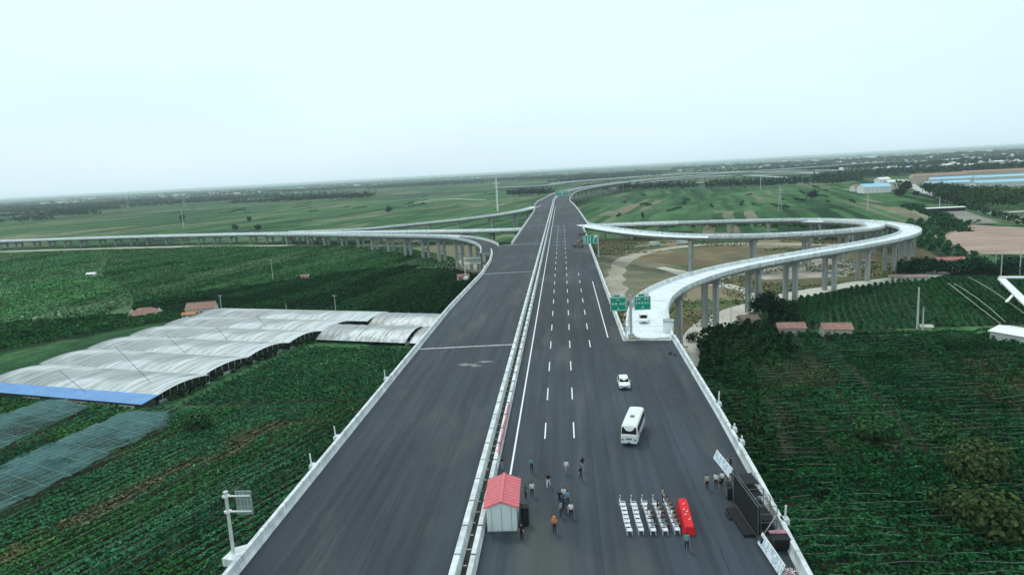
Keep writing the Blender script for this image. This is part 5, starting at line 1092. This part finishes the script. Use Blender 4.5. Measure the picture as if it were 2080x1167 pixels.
# ------------------------------------------------------------------ people
SKIN = mat('skin', (.42, .26, .19), .6, .08, 3); HAIR = mat('black_hair', (.012, .01, .01), .6, .2, 8); SHOE = mat('dark_shoe', (.02, .02, .02), .6, .2, 4)
CLOTH = {}
def cloth(c):
    if c not in CLOTH: CLOTH[c] = mat('cloth_fabric', c, .9, .18, 6, .2)
    return CLOTH[c]
def body_mesh(pose):
    S = {}
    hipz = .92 if pose != 'sit' else .50
    J = {'pel': (0, 0, hipz, .135), 'spn': (0, .01, hipz+.22, .125), 'che': (0, .0, hipz+.42, .15), 'nek': (0, .01, hipz+.57, .058), 'hed': (0, .03, hipz+.68, .088), 'top': (0, .03, hipz+.78, .07)}
    for s, n in ((-1, 'l'), (1, 'r')):
        J['sh'+n] = (s*.185, 0, hipz+.49, .062)
        if pose == 'stand': K, A, T = (s*.11, .01, .49, .062), (s*.12, 0, .09, .042), (s*.14, .14, .035, .036)
        elif pose in ('walk', 'arms'): 
            f = s*(.17 if pose == 'walk' else .04); K, A, T = (s*.10, f*.9+.04, .49, .062), (s*.10, f*1.5-.05, .10, .042), (s*.11, f*1.5+.09, .04, .036)
        else: K, A, T = (s*.13, .44, .50, .066), (s*.13, .42, .09, .044), (s*.14, .56, .035, .037)
        J['hp'+n] = (s*.095, .0, hipz-.05, .098); J['kn'+n] = K; J['an'+n] = A; J['to'+n] = T
        if pose == 'stand': E_, W_ = (s*.25, -.03, hipz+.20, .045), (s*.26, .05, hipz-.03, .032)
        elif pose == 'walk': E_, W_ = (s*.25, -.08*s, hipz+.21, .045), (s*.24, .10-.16*s, hipz+.0, .032)
        elif pose == 'arms': E_, W_ = (s*.24, .17, hipz+.27, .045), (s*.10, .34, hipz+.45, .032)
        else: E_, W_ = (s*.25, .06, hipz+.22, .045), (s*.14, .30, hipz+.10, .032)
        J['el'+n] = E_; J['wr'+n] = W_; d = Vector(W_[:3])-Vector(E_[:3]); d.normalize(); J['pa'+n] = tuple(Vector(W_[:3])+d*.085)+(.034,)
    Ed = [('pel', 'spn'), ('spn', 'che'), ('che', 'nek'), ('nek', 'hed'), ('hed', 'top')]
    for n in 'lr': Ed += [('che', 'sh'+n), ('sh'+n, 'el'+n), ('el'+n, 'wr'+n), ('wr'+n, 'pa'+n), ('pel', 'hp'+n), ('hp'+n, 'kn'+n), ('kn'+n, 'an'+n), ('an'+n, 'to'+n)]
    ks = list(J); me = bpy.data.meshes.new('skel'); me.from_pydata([J[k][:3] for k in ks], [(ks.index(a), ks.index(b)) for a, b in Ed], [])
    o = bpy.data.objects.new('skel', me); COL.objects.link(o); o.modifiers.new('s', 'SKIN'); sv = me.skin_vertices[0].data
    for i, k in enumerate(ks): sv[i].radius = (J[k][3]*(1.25 if k in ('che', 'pel', 'spn') else 1), J[k][3]*(.8 if k in ('che', 'pel', 'spn') else 1)); sv[i].use_root = (k == 'pel')
    sb = o.modifiers.new('d', 'SUBSURF'); sb.levels = 1; sb.render_levels = 1
    bpy.context.view_layer.update(); dg = bpy.context.evaluated_depsgraph_get(); m2 = bpy.data.meshes.new_from_object(o.evaluated_get(dg)); bpy.data.objects.remove(o)
    bm = bmesh.new(); bm.from_mesh(m2)
    def addbar(a, b, r, r2):
        q = MB(); q.bar(a, b, r, n=5, r2=r2); vv = [bm.verts.new(v) for v in q.v]
        for f in q.f: bm.faces.new([vv[i] for i in f])
    for n, s in (('l', -1), ('r', 1)):       # five fingers rooted in the palm
        p = Vector(J['pa'+n][:3]); d = (p-Vector(J['wr'+n][:3])).normalized(); ax = Vector((0, 1, 0)) if abs(d.y) < .7 else Vector((1, 0, 0))
        for k in range(4):
            a = p+ax*(-.024+.016*k); l = (.06, .068, .064, .05)[k]; mid = a+d*l*.55; addbar(a, mid, .0085, .008); addbar(mid, mid+d*l*.4+Vector((-s*.02, 0, 0)), .008, .006)
        addbar(p-d*.05+ax*.02, p-d*.01+ax*.06, .010, .008)
    h = Vector(J['hed'][:3]); addbar(h+Vector((0, .085, -.0)), h+Vector((0, .112, -.025)), .012, .016)
    for s in (-1, 1): addbar(h+Vector((s*.085, 0, -.02)), h+Vector((s*.092, -.01, .03)), .018, .018); addbar(h+Vector((s*.035, .083, .02)), h+Vector((s*.035, .09, .02)), .009, .009)
    addbar(h+Vector((-.025, .085, -.045)), h+Vector((.025, .085, -.045)), .008, .008)
    bm.to_mesh(m2); bm.free()
    bones = [(J[a][:3], J[b][:3], ({'nek': 0, 'hed': 0}.get(a, 1) if b in ('spn', 'che', 'nek', 'hed', 'top') else 1 if b[:2] in ('sh', 'el') else 0 if b[:2] in ('wr', 'pa') else 2 if b[:2] in ('hp', 'kn', 'an') else 3)) for a, b in Ed]
    mi = []
    for f in m2.polygons:
        c = Vector(f.center); best = (9, 0)
        for a, b, m in bones:
            a, b = Vector(a), Vector(b); ab = b-a; t = max(0, min(1, (c-a).dot(ab)/ab.length_squared)); dd = (c-a-ab*t).length
            if dd < best[0]: best = (dd, m)
        m = best[1]
        if m == 1 and c.z < hipz+.06 and abs(c.x) < .2: m = 2
        mi.append(m)
    m2.materials.clear()
    for q in range(4): m2.materials.append(SKIN)
    m2.polygons.foreach_set('material_index', mi); m2.polygons.foreach_set('use_smooth', [True]*len(mi)); m2.name = 'person'
    hb = MB(); hz = Vector(J['hed'][:3]); n = 10
    rings = [(0.105, -.03), (.106, .02), (.098, .07), (.068, .11), (.02, .128)]
    vs = []
    for r, z in rings:
        for i in range(n): a = 2*math.pi*i/n; vs.append((hz.x+r*math.cos(a)*.93, hz.y-.018+r*math.sin(a)*(1.0 if math.sin(a) < 0 else .86), hz.z+z+(.05 if math.sin(a) > .3 and z < .03 else 0)))
    hb.add(vs, [(k*n+i, k*n+(i+1) % n, (k+1)*n+(i+1) % n, (k+1)*n+i) for k in range(len(rings)-1) for i in range(n)]+[tuple(range(4*n, 5*n))])
    ho = hb.build('hair', HAIR, smooth=True); hm = ho.data; bpy.data.objects.remove(ho)
    return m2, hm
POSES = {k: body_mesh(k) for k in ('stand', 'walk', 'sit', 'arms')}
def person(x, y, rz, pose, top, bottom, label, z=18.0, sc=1.0, hat=None, group=None, shoe=None):
    m, hm = POSES[pose]; o = bpy.data.objects.new('person', m); COL.objects.link(o); o.location = (x, y, z+.006); o.rotation_euler = (0, 0, rz); o.scale = (sc,)*3
    for i, mm in enumerate((SKIN, cloth(top), cloth(bottom), SHOE)): o.material_slots[i].link = 'OBJECT'; o.material_slots[i].material = mm
    h = bpy.data.objects.new('hair', hm); COL.objects.link(h); h.parent = o
    tag(o, label, 'person', group); 
    if hat:
        mb = MB(); hz = (.92 if pose != 'sit' else .5)+.70; mb.bar((0, .02, hz+.03), (0, .02, hz+.14), .125, n=12, r2=.07); mb.bar((0, .04, hz+.02), (0, .04, hz+.04), .16, n=12); q = mb.build('hard_hat', cloth(hat), o)
    return o
W1 = (.78, .80, .80); K1 = (.015, .016, .02); NV = (.03, .05, .11); TL_ = (.06, .28, .28); OR = (.75, .22, .05); GY = (.3, .32, .32); LB = (.14, .3, .42); KH = (.2, .19, .15); DT = (.02, .12, .14)
person(-4.8, 73.6, R(170), 'arms', TL_, K1, 'person in a teal shirt with raised arms standing alone above the others', hat=None)
person(-.85, 72.9, R(200), 'walk', W1, GY, 'person in white shirt and pale trousers, left of the pair in black up the road')
person(1.0, 73.6, R(30), 'stand', K1, GY, 'person in black jacket and grey trousers furthest right of the walkers')
person(.75, 71.3, R(240), 'walk', K1, K1, 'person all in black striding behind the crowd, legs apart')
person(-5.15, 67.2, R(120), 'stand', DT, K1, 'person in dark teal crouched close to the cabin, left of the white shirt')
person(-4.5, 67.5, R(200), 'stand', W1, K1, 'person in white shirt and black trousers beside the cabin roof')
person(-2.8, 69.6, R(160), 'walk', K1, W1, 'person in black top and white trousers walking alone mid road')
person(-1.55, 65.6, R(150), 'stand', K1, K1, 'person in black at the upper left of the central crowd')
person(-1.15, 66.2, R(190), 'stand', W1, LB, 'person in bright white shirt at the top of the central crowd')
person(-.75, 65.4, R(210), 'stand', LB, NV, 'person in light blue top on the right of the central crowd')
person(-1.25, 64.3, R(20), 'walk', NV, K1, 'person in navy in the middle of the central crowd')
person(-1.45, 63.2, R(60), 'stand', GY, NV, 'person in grey top at the lower left of the central crowd')
person(-1.0, 63.6, R(300), 'stand', NV, (.16, .09, .15), 'person in navy and dull violet at the lower middle of the crowd')
person(-.45, 62.9, R(185), 'stand', W1, K1, 'person with white shirt and black trousers at the lower right of the crowd')
person(-2.05, 60.2, R(178), 'arms', OR, K1, 'worker in bright orange jacket filming, nearest person on the road', hat=OR)
person(-5.1, 59.0, R(150), 'stand', K1, K1, 'person all in black standing at the near corner of the cabin')
person(-8.25, 74.2, R(120), 'stand', K1, GY, 'person in black beside the median barrier behind the cabin roof')
person(13.9, 68.6, R(200), 'stand', (.45, .47, .36), K1, 'person in beige green top standing apart left of the camera crew')
person(14.9, 68.9, R(150), 'stand', W1, K1, 'person in white shirt, left one of the white pair by the boards')
person(15.6, 69.2, R(200), 'stand', W1, K1, 'person in white shirt, right one of the white pair by the boards')
person(16.3, 68.6, R(100), 'walk', GY, KH, 'person in grey with khaki trousers next to the display boards')
person(15.1, 67.6, R(30), 'stand', K1, KH, 'person in dark top in front of the white pair')
person(15.8, 67.5, R(330), 'stand', (.10, .11, .07), KH, 'person in olive clothes in front of the right white shirt')
person(17.4, 73.0, R(80), 'arms', K1, K1, 'person in black leaning beside the right parapet')
person(9.75, 57.0, R(-5), 'stand', (.15, .33, .33), K1, 'person in grey teal shirt at the near end of the red table')
person(8.9, 65.7, R(-90), 'stand', (.35, .37, .3), K1, 'person standing at the far end of the last chair row')

# ------------------------------------------------------------------ chairs, red table
CHW = mat('white_plastic', (.82, .83, .88), .45, .05, 3, spec=.4)
def make_chair():
    e = empty('plastic_chair', (0, 0, 0)); mb = MB(); mb.box((0, .02, .44), (.54, .52, .06)); mb.build('seat', CHW, e, bevel=.015)
    mb = MB(); mb.add([(-.27, -.20, .40), (.27, -.20, .40), (.29, -.32, .92), (-.29, -.32, .92), (-.27, -.24, .40), (.27, -.24, .40), (.29, -.36, .92), (-.29, -.36, .92)], [(0, 1, 2, 3), (4, 7, 6, 5), (0, 4, 5, 1), (1, 5, 6, 2), (2, 6, 7, 3), (3, 7, 4, 0)]); mb.build('backrest', CHW, e)
    for s in (-1, 1): 
        mb = MB(); mb.bar((s*.23, -.24, .66), (s*.25, .2, .64), .025); mb.bar((s*.25, .2, .64), (s*.22, .2, .45), .02); mb.build('armrest', CHW, e)
        for y in (-.2, .22): mb = MB(); mb.bar((s*.2, y, .43), (s*.24, y*1.15, 0), .028, r2=.02); mb.build('leg', CHW, e)
    return e
CHX = [4.85, 5.95, 7.05, 8.15, 9.25]; CHY = [64.75-.82*k for k in range(7)]
ordn = ['leftmost', 'second', 'middle', 'fourth', 'rightmost']; rown = ['furthest', 'second furthest', 'third furthest', 'middle', 'third nearest', 'second nearest', 'nearest']
proto = make_chair(); first = True
SEAT = {(2, 2): (K1, K1), (2, 3): (W1, K1), (3, 1): (K1, NV), (3, 2): (GY, K1), (3, 3): (W1, NV), (3, 4): (NV, K1), (3, 5): (TL_, K1), (4, 1): (KH, K1), (4, 2): ((.35, .35, .25), K1), (4, 3): (W1, K1), (4, 4): ((.5, .25, .25), K1), (4, 5): (GY, K1), (2, 5): (LB, K1), (4, 0): (KH, K1)}
for i, x in enumerate(CHX):
    for j, y in enumerate(CHY):
        o = proto if first else copy_tree(proto); first = False
        o.location = (x+.13*(j-3)*.18+RNG.normal(0, .02), y+RNG.normal(0, .02), 18.006); o.rotation_euler = (0, 0, R(-90+RNG.normal(0, 3)))
        tag(o, 'white plastic chair in the %s column, %s of the seven to the camera' % (ordn[i], rown[j]), 'chair', 'white plastic chairs set out before the red table')
        if (i, j) in SEAT:
            t, b = SEAT[(i, j)]; cn = {W1: 'white', K1: 'black', GY: 'grey', NV: 'navy', TL_: 'teal', KH: 'khaki', LB: 'light blue', (.35, .35, .25): 'olive', (.5, .25, .25): 'faded red'}[t]
            person(o.location.x+.04, o.location.y, R(-90), 'sit', t, b, 'seated person in a %s top on the %s chair of the %s column' % (cn, rown[j], ordn[i]), 17.975)
# little flag sticks at the head of each column
for i, x in enumerate(CHX):
    e = empty('row_marker', (x-.25, 65.55, 18.006)); tag(e, 'thin white marker stick at the far end of the %s chair column' % ordn[i], 'marker', 'row marker sticks behind the chairs')
    mb = MB(); mb.bar((0, 0, 0), (0, 0, 1.0), .022); mb.build('stick', WHITE, e); mb = MB(); mb.box((0, 0, 1.0), (.13, .02, .09)); mb.build('card', WHITE, e); mb = MB(); mb.box((0, 0, .03), (.3, .3, .06)); mb.build('foot', STEEL, e)
tb = empty('long_table', (10.6, 62.4, 18.006), R(-3)); tag(tb, 'long folding table completely hidden under the red cloth', 'table')
mb = MB(); mb.box((0, 0, .73), (.7, 5.5, .04)); mb.build('tabletop', WHITE, tb)
for a in (-1, 1):
    for b in (-1, 1): mb = MB(); mb.bar((a*.3, b*2.5, 0), (a*.3, b*2.5, .71), .025); mb.build('leg', STEEL, tb)
mb = MB(); n = 64; tops = []; bots = []
for k in range(n):
    t = 2*math.pi*k/n; cx_ = math.copysign(abs(math.cos(t))**.35, math.cos(t)); cy_ = math.copysign(abs(math.sin(t))**.22, math.sin(t)); f = 1+.05*math.sin(9*t)+.03*math.sin(23*t)
    tops.append((cx_*.42, cy_*2.82, .765)); bots.append((cx_*.60*f, cy_*3.02*(1+.01*math.sin(17*t)), .02))
mb.add(tops+bots, [tuple(range(n))]+[(k, (k+1) % n, n+(k+1) % n, n+k) for k in range(n)]); tc_ = mb.build('tablecloth', RED); tc_.location = tb.location; tc_.rotation_euler = tb.rotation_euler
tag(tc_, 'bright red cloth draped over the long table to the ground', 'tablecloth')
for k, (dx, dy) in enumerate(((.1, -1.4), (-.1, -.5), (.12, .1), (-.1, .5), (.05, 1.6))):
    mb = MB(); mb.box((0, 0, .02), (.22, .16, .04)); mb.bar((.2, .1, 0), (.2, .1, .2), .035, n=8); o = mb.build('water_bottle', CHW); o.scale = (.6, .6, .8); o.location = (10.6+dx, 62.4+dy, 18.78)
    tag(o, 'white paper and small bottle on the red table, number %s from the near end' % ('one', 'two', 'three', 'four', 'five')[k], 'bottle', 'bottles and papers on the red table'); o['label'] = ('white paper with a small bottle on the red cloth, '+('nearest the camera', 'second from the near end', 'in the middle of the table', 'second from the far end', 'furthest from the camera')[k])

# ------------------------------------------------------------------ stage, truss and boards on the right
SCAF = mat('dark_scaffold_steel', (.13, .145, .15), .5, .3, 2, metallic=.3)
ST = empty('stage_backdrop', (16.75, 62.2, 18.0), R(4)); ST.scale = (.85, .9, .74); tag(ST, 'tall black stage backdrop with scaffold levels behind it against the right parapet', 'stage')
mb = MB(); mb.box((-.55, 0, 2.1), (.16, 7.6, 4.0)); p = mb.build('screen', BLACK, ST)
mb = MB(); frame_ = [(-.66, 0, 4.15, .06, 7.8, .1), (-.66, 0, .06, .06, 7.8, .1)]
for x, y, z, a, b, c in frame_: mb.box((x, y, z), (a, b, c))
for y in (-3.85, 3.85): mb.box((-.66, y, 2.1), (.06, .1, 4.1))
mb.build('frame', SCAF, p)
for y in (-3.8, -1.9, 0, 1.9, 3.8):
    for x in (-.35, 1.35): mb = MB(); mb.bar((x, y, 0), (x, y, 4.3), .045); mb.build('upright', SCAF, ST)
for z in (1.0, 2.1, 3.2, 4.2):
    mb = MB()
    for x in (-.35, 1.35): mb.bar((x, -3.9, z), (x, 3.9, z), .04)
    for y in (-3.8, -1.9, 0, 1.9, 3.8): mb.bar((-.4, y, z), (1.4, y, z), .04)
    mb.build('scaffold_level', SCAF, ST)
for z, y0, y1 in ((1.05, -3.7, -.4), (2.15, -3.6, .6), (4.25, 1.0, 3.6), (3.25, -.5, 3.0)): mb = MB(); mb.box((.5, (y0+y1)/2, z+.05), (1.5, y1-y0, .08)); mb.build('black_panel', BLACK, ST)
mb = MB(); mb.bar((-.3, -3.8, .1), (1.35, -3.8, 3.2), .04); mb.bar((-.3, 1.9, 2.1), (1.35, -1.9, 4.2), .04); mb.build('brace', WHITE, ST)
e = empty('stage_platform', (15.35, 61.6, 18.0), R(5)); tag(e, 'low black stage platform laid in front of the tall backdrop', 'stage')
mb = MB(); mb.box((.2, 0, .12), (1.0, 5.2, .24)); mb.build('deck', BLACK, e, bevel=.02); mb = MB(); mb.box((-.5, 1.2, .06), (.35, 1.2, .12)); mb.build('step', BLACK, e)
blackcase((15.7, 66.4, 18.0), (.5, .6, 1.3), 'black loudspeaker standing at the far end of the stage platform')
blackcase((15.9, 67.4, 18.0), (.5, .5, 1.1), 'smaller black loudspeaker behind the stage loudspeaker')
blackcase((16.6, 57.3, 18.0), (.8, .8, 1.0), 'black flight case at the near end of the backdrop', 'case', 'flight_case')
blackcase((18.0, 57.3, 18.0), (1.4, 1.3, 1.1), 'big black covered case against the right parapet near the backdrop', 'case', 'flight_case')
mb = MB(); mb.box((0, 0, 0), (1.5, .5, .06)); mb.box((.2, .1, .05), (.9, .3, .05)); o = mb.build('pink_cloth', mat('pink_cloth', (.4, .2, .26), .9, .3, 3)); o.location = (17.9, 57.9, 19.15); tag(o, 'dull pink folded cloth lying on the big black case', 'cloth')
def photo_board_mat():
    m = bpy.data.materials.new('printed_board'); m.use_nodes = True; t = m.node_tree; b = t.nodes['Principled BSDF']; b.inputs['Roughness'].default_value = .45
    c = N(t, 'ShaderNodeTexCoord'); v = N(t, 'ShaderNodeTexVoronoi'); v.inputs['Scale'].default_value = 1.6; r = N(t, 'ShaderNodeValToRGB'); r.color_ramp.interpolation = 'CONSTANT'
    r.color_ramp.elements[0].color = (.75, .8, .84, 1); r.color_ramp.elements[1].position = .5; r.color_ramp.elements[1].color = (.38, .52, .62, 1); e = r.color_ramp.elements.new(.8); e.color = (.1, .2, .26, 1); e = r.color_ramp.elements.new(.62); e.color = (.6, .7, .75, 1)
    n = N(t, 'ShaderNodeTexNoise'); n.inputs['Scale'].default_value = 2.5; t.links.new(c.outputs['Object'], n.inputs['Vector']); t.links.new(n.outputs['Fac'], r.inputs[0]); t.links.new(r.outputs[0], b.inputs['Base Color']); return m
PB = photo_board_mat()
def board(x, y, ln, h, rz, label):
    e = empty('display_board', (x, y, 18.0), rz); tag(e, label, 'display board')
    mb = MB(); mb.add([(-.05, -ln/2, .35), (-.05, ln/2, .35), (.35, ln/2, h), (.35, -ln/2, h), (.0, -ln/2, .35), (.0, ln/2, .35), (.4, ln/2, h), (.4, -ln/2, h)], [(0, 1, 2, 3), (4, 7, 6, 5), (0, 4, 5, 1), (1, 5, 6, 2), (2, 6, 7, 3), (3, 7, 4, 0)]); p = mb.build('panel', PB, e)
    mb = MB(); mb.bar((-.03, -ln/2, .33), (-.03, ln/2, .33), .04); mb.bar((.38, -ln/2, h), (.38, ln/2, h), .04); mb.build('frame', WHITE, p)
    for yy in (-ln/2+.2, 0, ln/2-.2): mb = MB(); mb.bar((.05, yy, 0), (.35, yy, h-.1), .04); mb.bar((.35, yy, h-.3), (.8, yy, 0), .03); mb.build('leg', STEEL, e)
board(16.4, 73.2, 5.2, 1.25, R(6), 'long white and blue printed display board behind the white shirted pair')
board(16.3, 55.0, 5.2, 1.25, R(4), 'long white and blue printed display board at the bottom right, in front of the backdrop')
e = empty('flower_box', (17.2, 52.6, 18.0)); tag(e, 'white and pink flower bunch at the bottom edge beside the right parapet', 'flowers')
mb = MB(); mb.box((0, 0, .2), (1.0, .5, .4)); mb.build('planter', WALLW, e); C = RNG.normal(0, .3, (90, 3))*np.array([1, .6, .35])+np.array([0, 0, .6]); cc = np.where(RNG.random((90, 1)) < .7, np.array([[.75, .7, .72]]), np.array([[.6, .08, .12]])); quads_mesh('blossom', C, RNG.normal(size=(90, 3)), .18, cc, LEAF, e)

# ------------------------------------------------------------------ clutter at the ramp start and at the merge
e = empty('site_cabin', (20.6, 139.0, 18.0), R(-8)); tag(e, 'white site cabin box with grey top at the ramp mouth beside the right parapet', 'cabin')
mb = MB(); mb.box((0, 0, 1.1), (2.0, 2.6, 2.2)); mb.build('wall', WHITE, e, bevel=.03); mb = MB(); mb.box((0, 0, 2.28), (2.2, 2.8, .14)); mb.build('roof', mat('grey_blue_sheet', (.25, .32, .34), .6), e); mb = MB(); mb.box((-1.02, -.4, 1.0), (.05, .8, 1.8)); mb.build('door', BLUEP, e)
for i, (x, y, s) in enumerate(((12.8, 134.4, .45), (12.3, 133.5, .35), (13.6, 133.6, .3))):
    mb = MB()
    for k in range(14): mb.box((RNG.normal(0, .5)*s, RNG.normal(0, .4)*s, .12+RNG.random()*.3*s), (RNG.uniform(.2, .6), RNG.uniform(.2, .5), RNG.uniform(.15, .35)), rz=RNG.random()*3)
    o = mb.build('rubble_pile', SAND); o.location = (x, y, 18.01); tag(o, 'small pile of rubble at the ramp mouth, '+('furthest one', 'left one, touching the gore', 'right low one')[i], 'rubble', 'rubble piles at the ramp mouth')
def cone(x, y, label):
    e = empty('traffic_cone', (x, y, 18.006)); tag(e, label, 'traffic cone', 'traffic cones'); mb = MB(); mb.bar((0, 0, .03), (0, 0, .75), .17, n=12, r2=.03); mb.build('body', cloth(OR), e); mb = MB(); mb.box((0, 0, .02), (.42, .42, .04)); mb.build('base', BLACK, e); mb = MB(); mb.bar((0, 0, .35), (0, 0, .52), .115, n=12, r2=.08); mb.build('band', WHITE, e)
# stone and bag on the asphalt near the parapet
mb = MB(); mb.bar((0, 0, 0), (.1, 0, .55), .4, n=7, r2=.2); mb.bar((.7, -.8, 0), (.8, -.8, .3), .3, n=6, r2=.15); o = mb.build('tool_heap', mat('dark_green_sack', (.04, .06, .045), .9, .3, 2)); o.location = (18.2, 121.5, 18.0); tag(o, 'small dark heap of sacks on the asphalt below the ramp mouth', 'sacks')
YEL = mat('worn_yellow_paint', (.20, .16, .09), .6, .3, 1.5)
def roller(x, y, rz, label, z=18.0):
    e = empty('road_roller', (x, y, z), rz); tag(e, label, 'road roller')
    mb = MB(); mb.box((0, -.9, 1.2), (1.7, 2.6, 1.0)); mb.build('engine_body', YEL, e, bevel=.1); mb = MB(); mb.bar((-1.05, 1.8, .75), (1.05, 1.8, .75), .75, n=18); mb.build('drum', CHROME, e)
    mb = MB(); mb.box((0, 1.1, .95), (1.1, 1.6, .3)); mb.build('drum_yoke', YEL, e)
    mb = MB(); mb.box((0, -.2, 2.75), (1.8, 1.9, .12)); mb.build('canopy', YEL, e)
    for a in (-.8, .8):
        for b in (-1.0, .65): mb = MB(); mb.bar((a, b, 1.6), (a, b, 2.7), .05); mb.build('canopy_post', CHROME, e)
    wheels(e, [(-.85, -1.4), (.85, -1.4)], .72, .45)
roller(8.6, 318, R(20), 'dull yellow road roller parked on the highway behind the lane diagram sign')
roller(9.6, 352, R(-30), 'further brown yellow roller near the point where the inner loop joins')
roller(5.9, 300, R(70), 'nearest dark yellow roller left of the lane diagram sign')
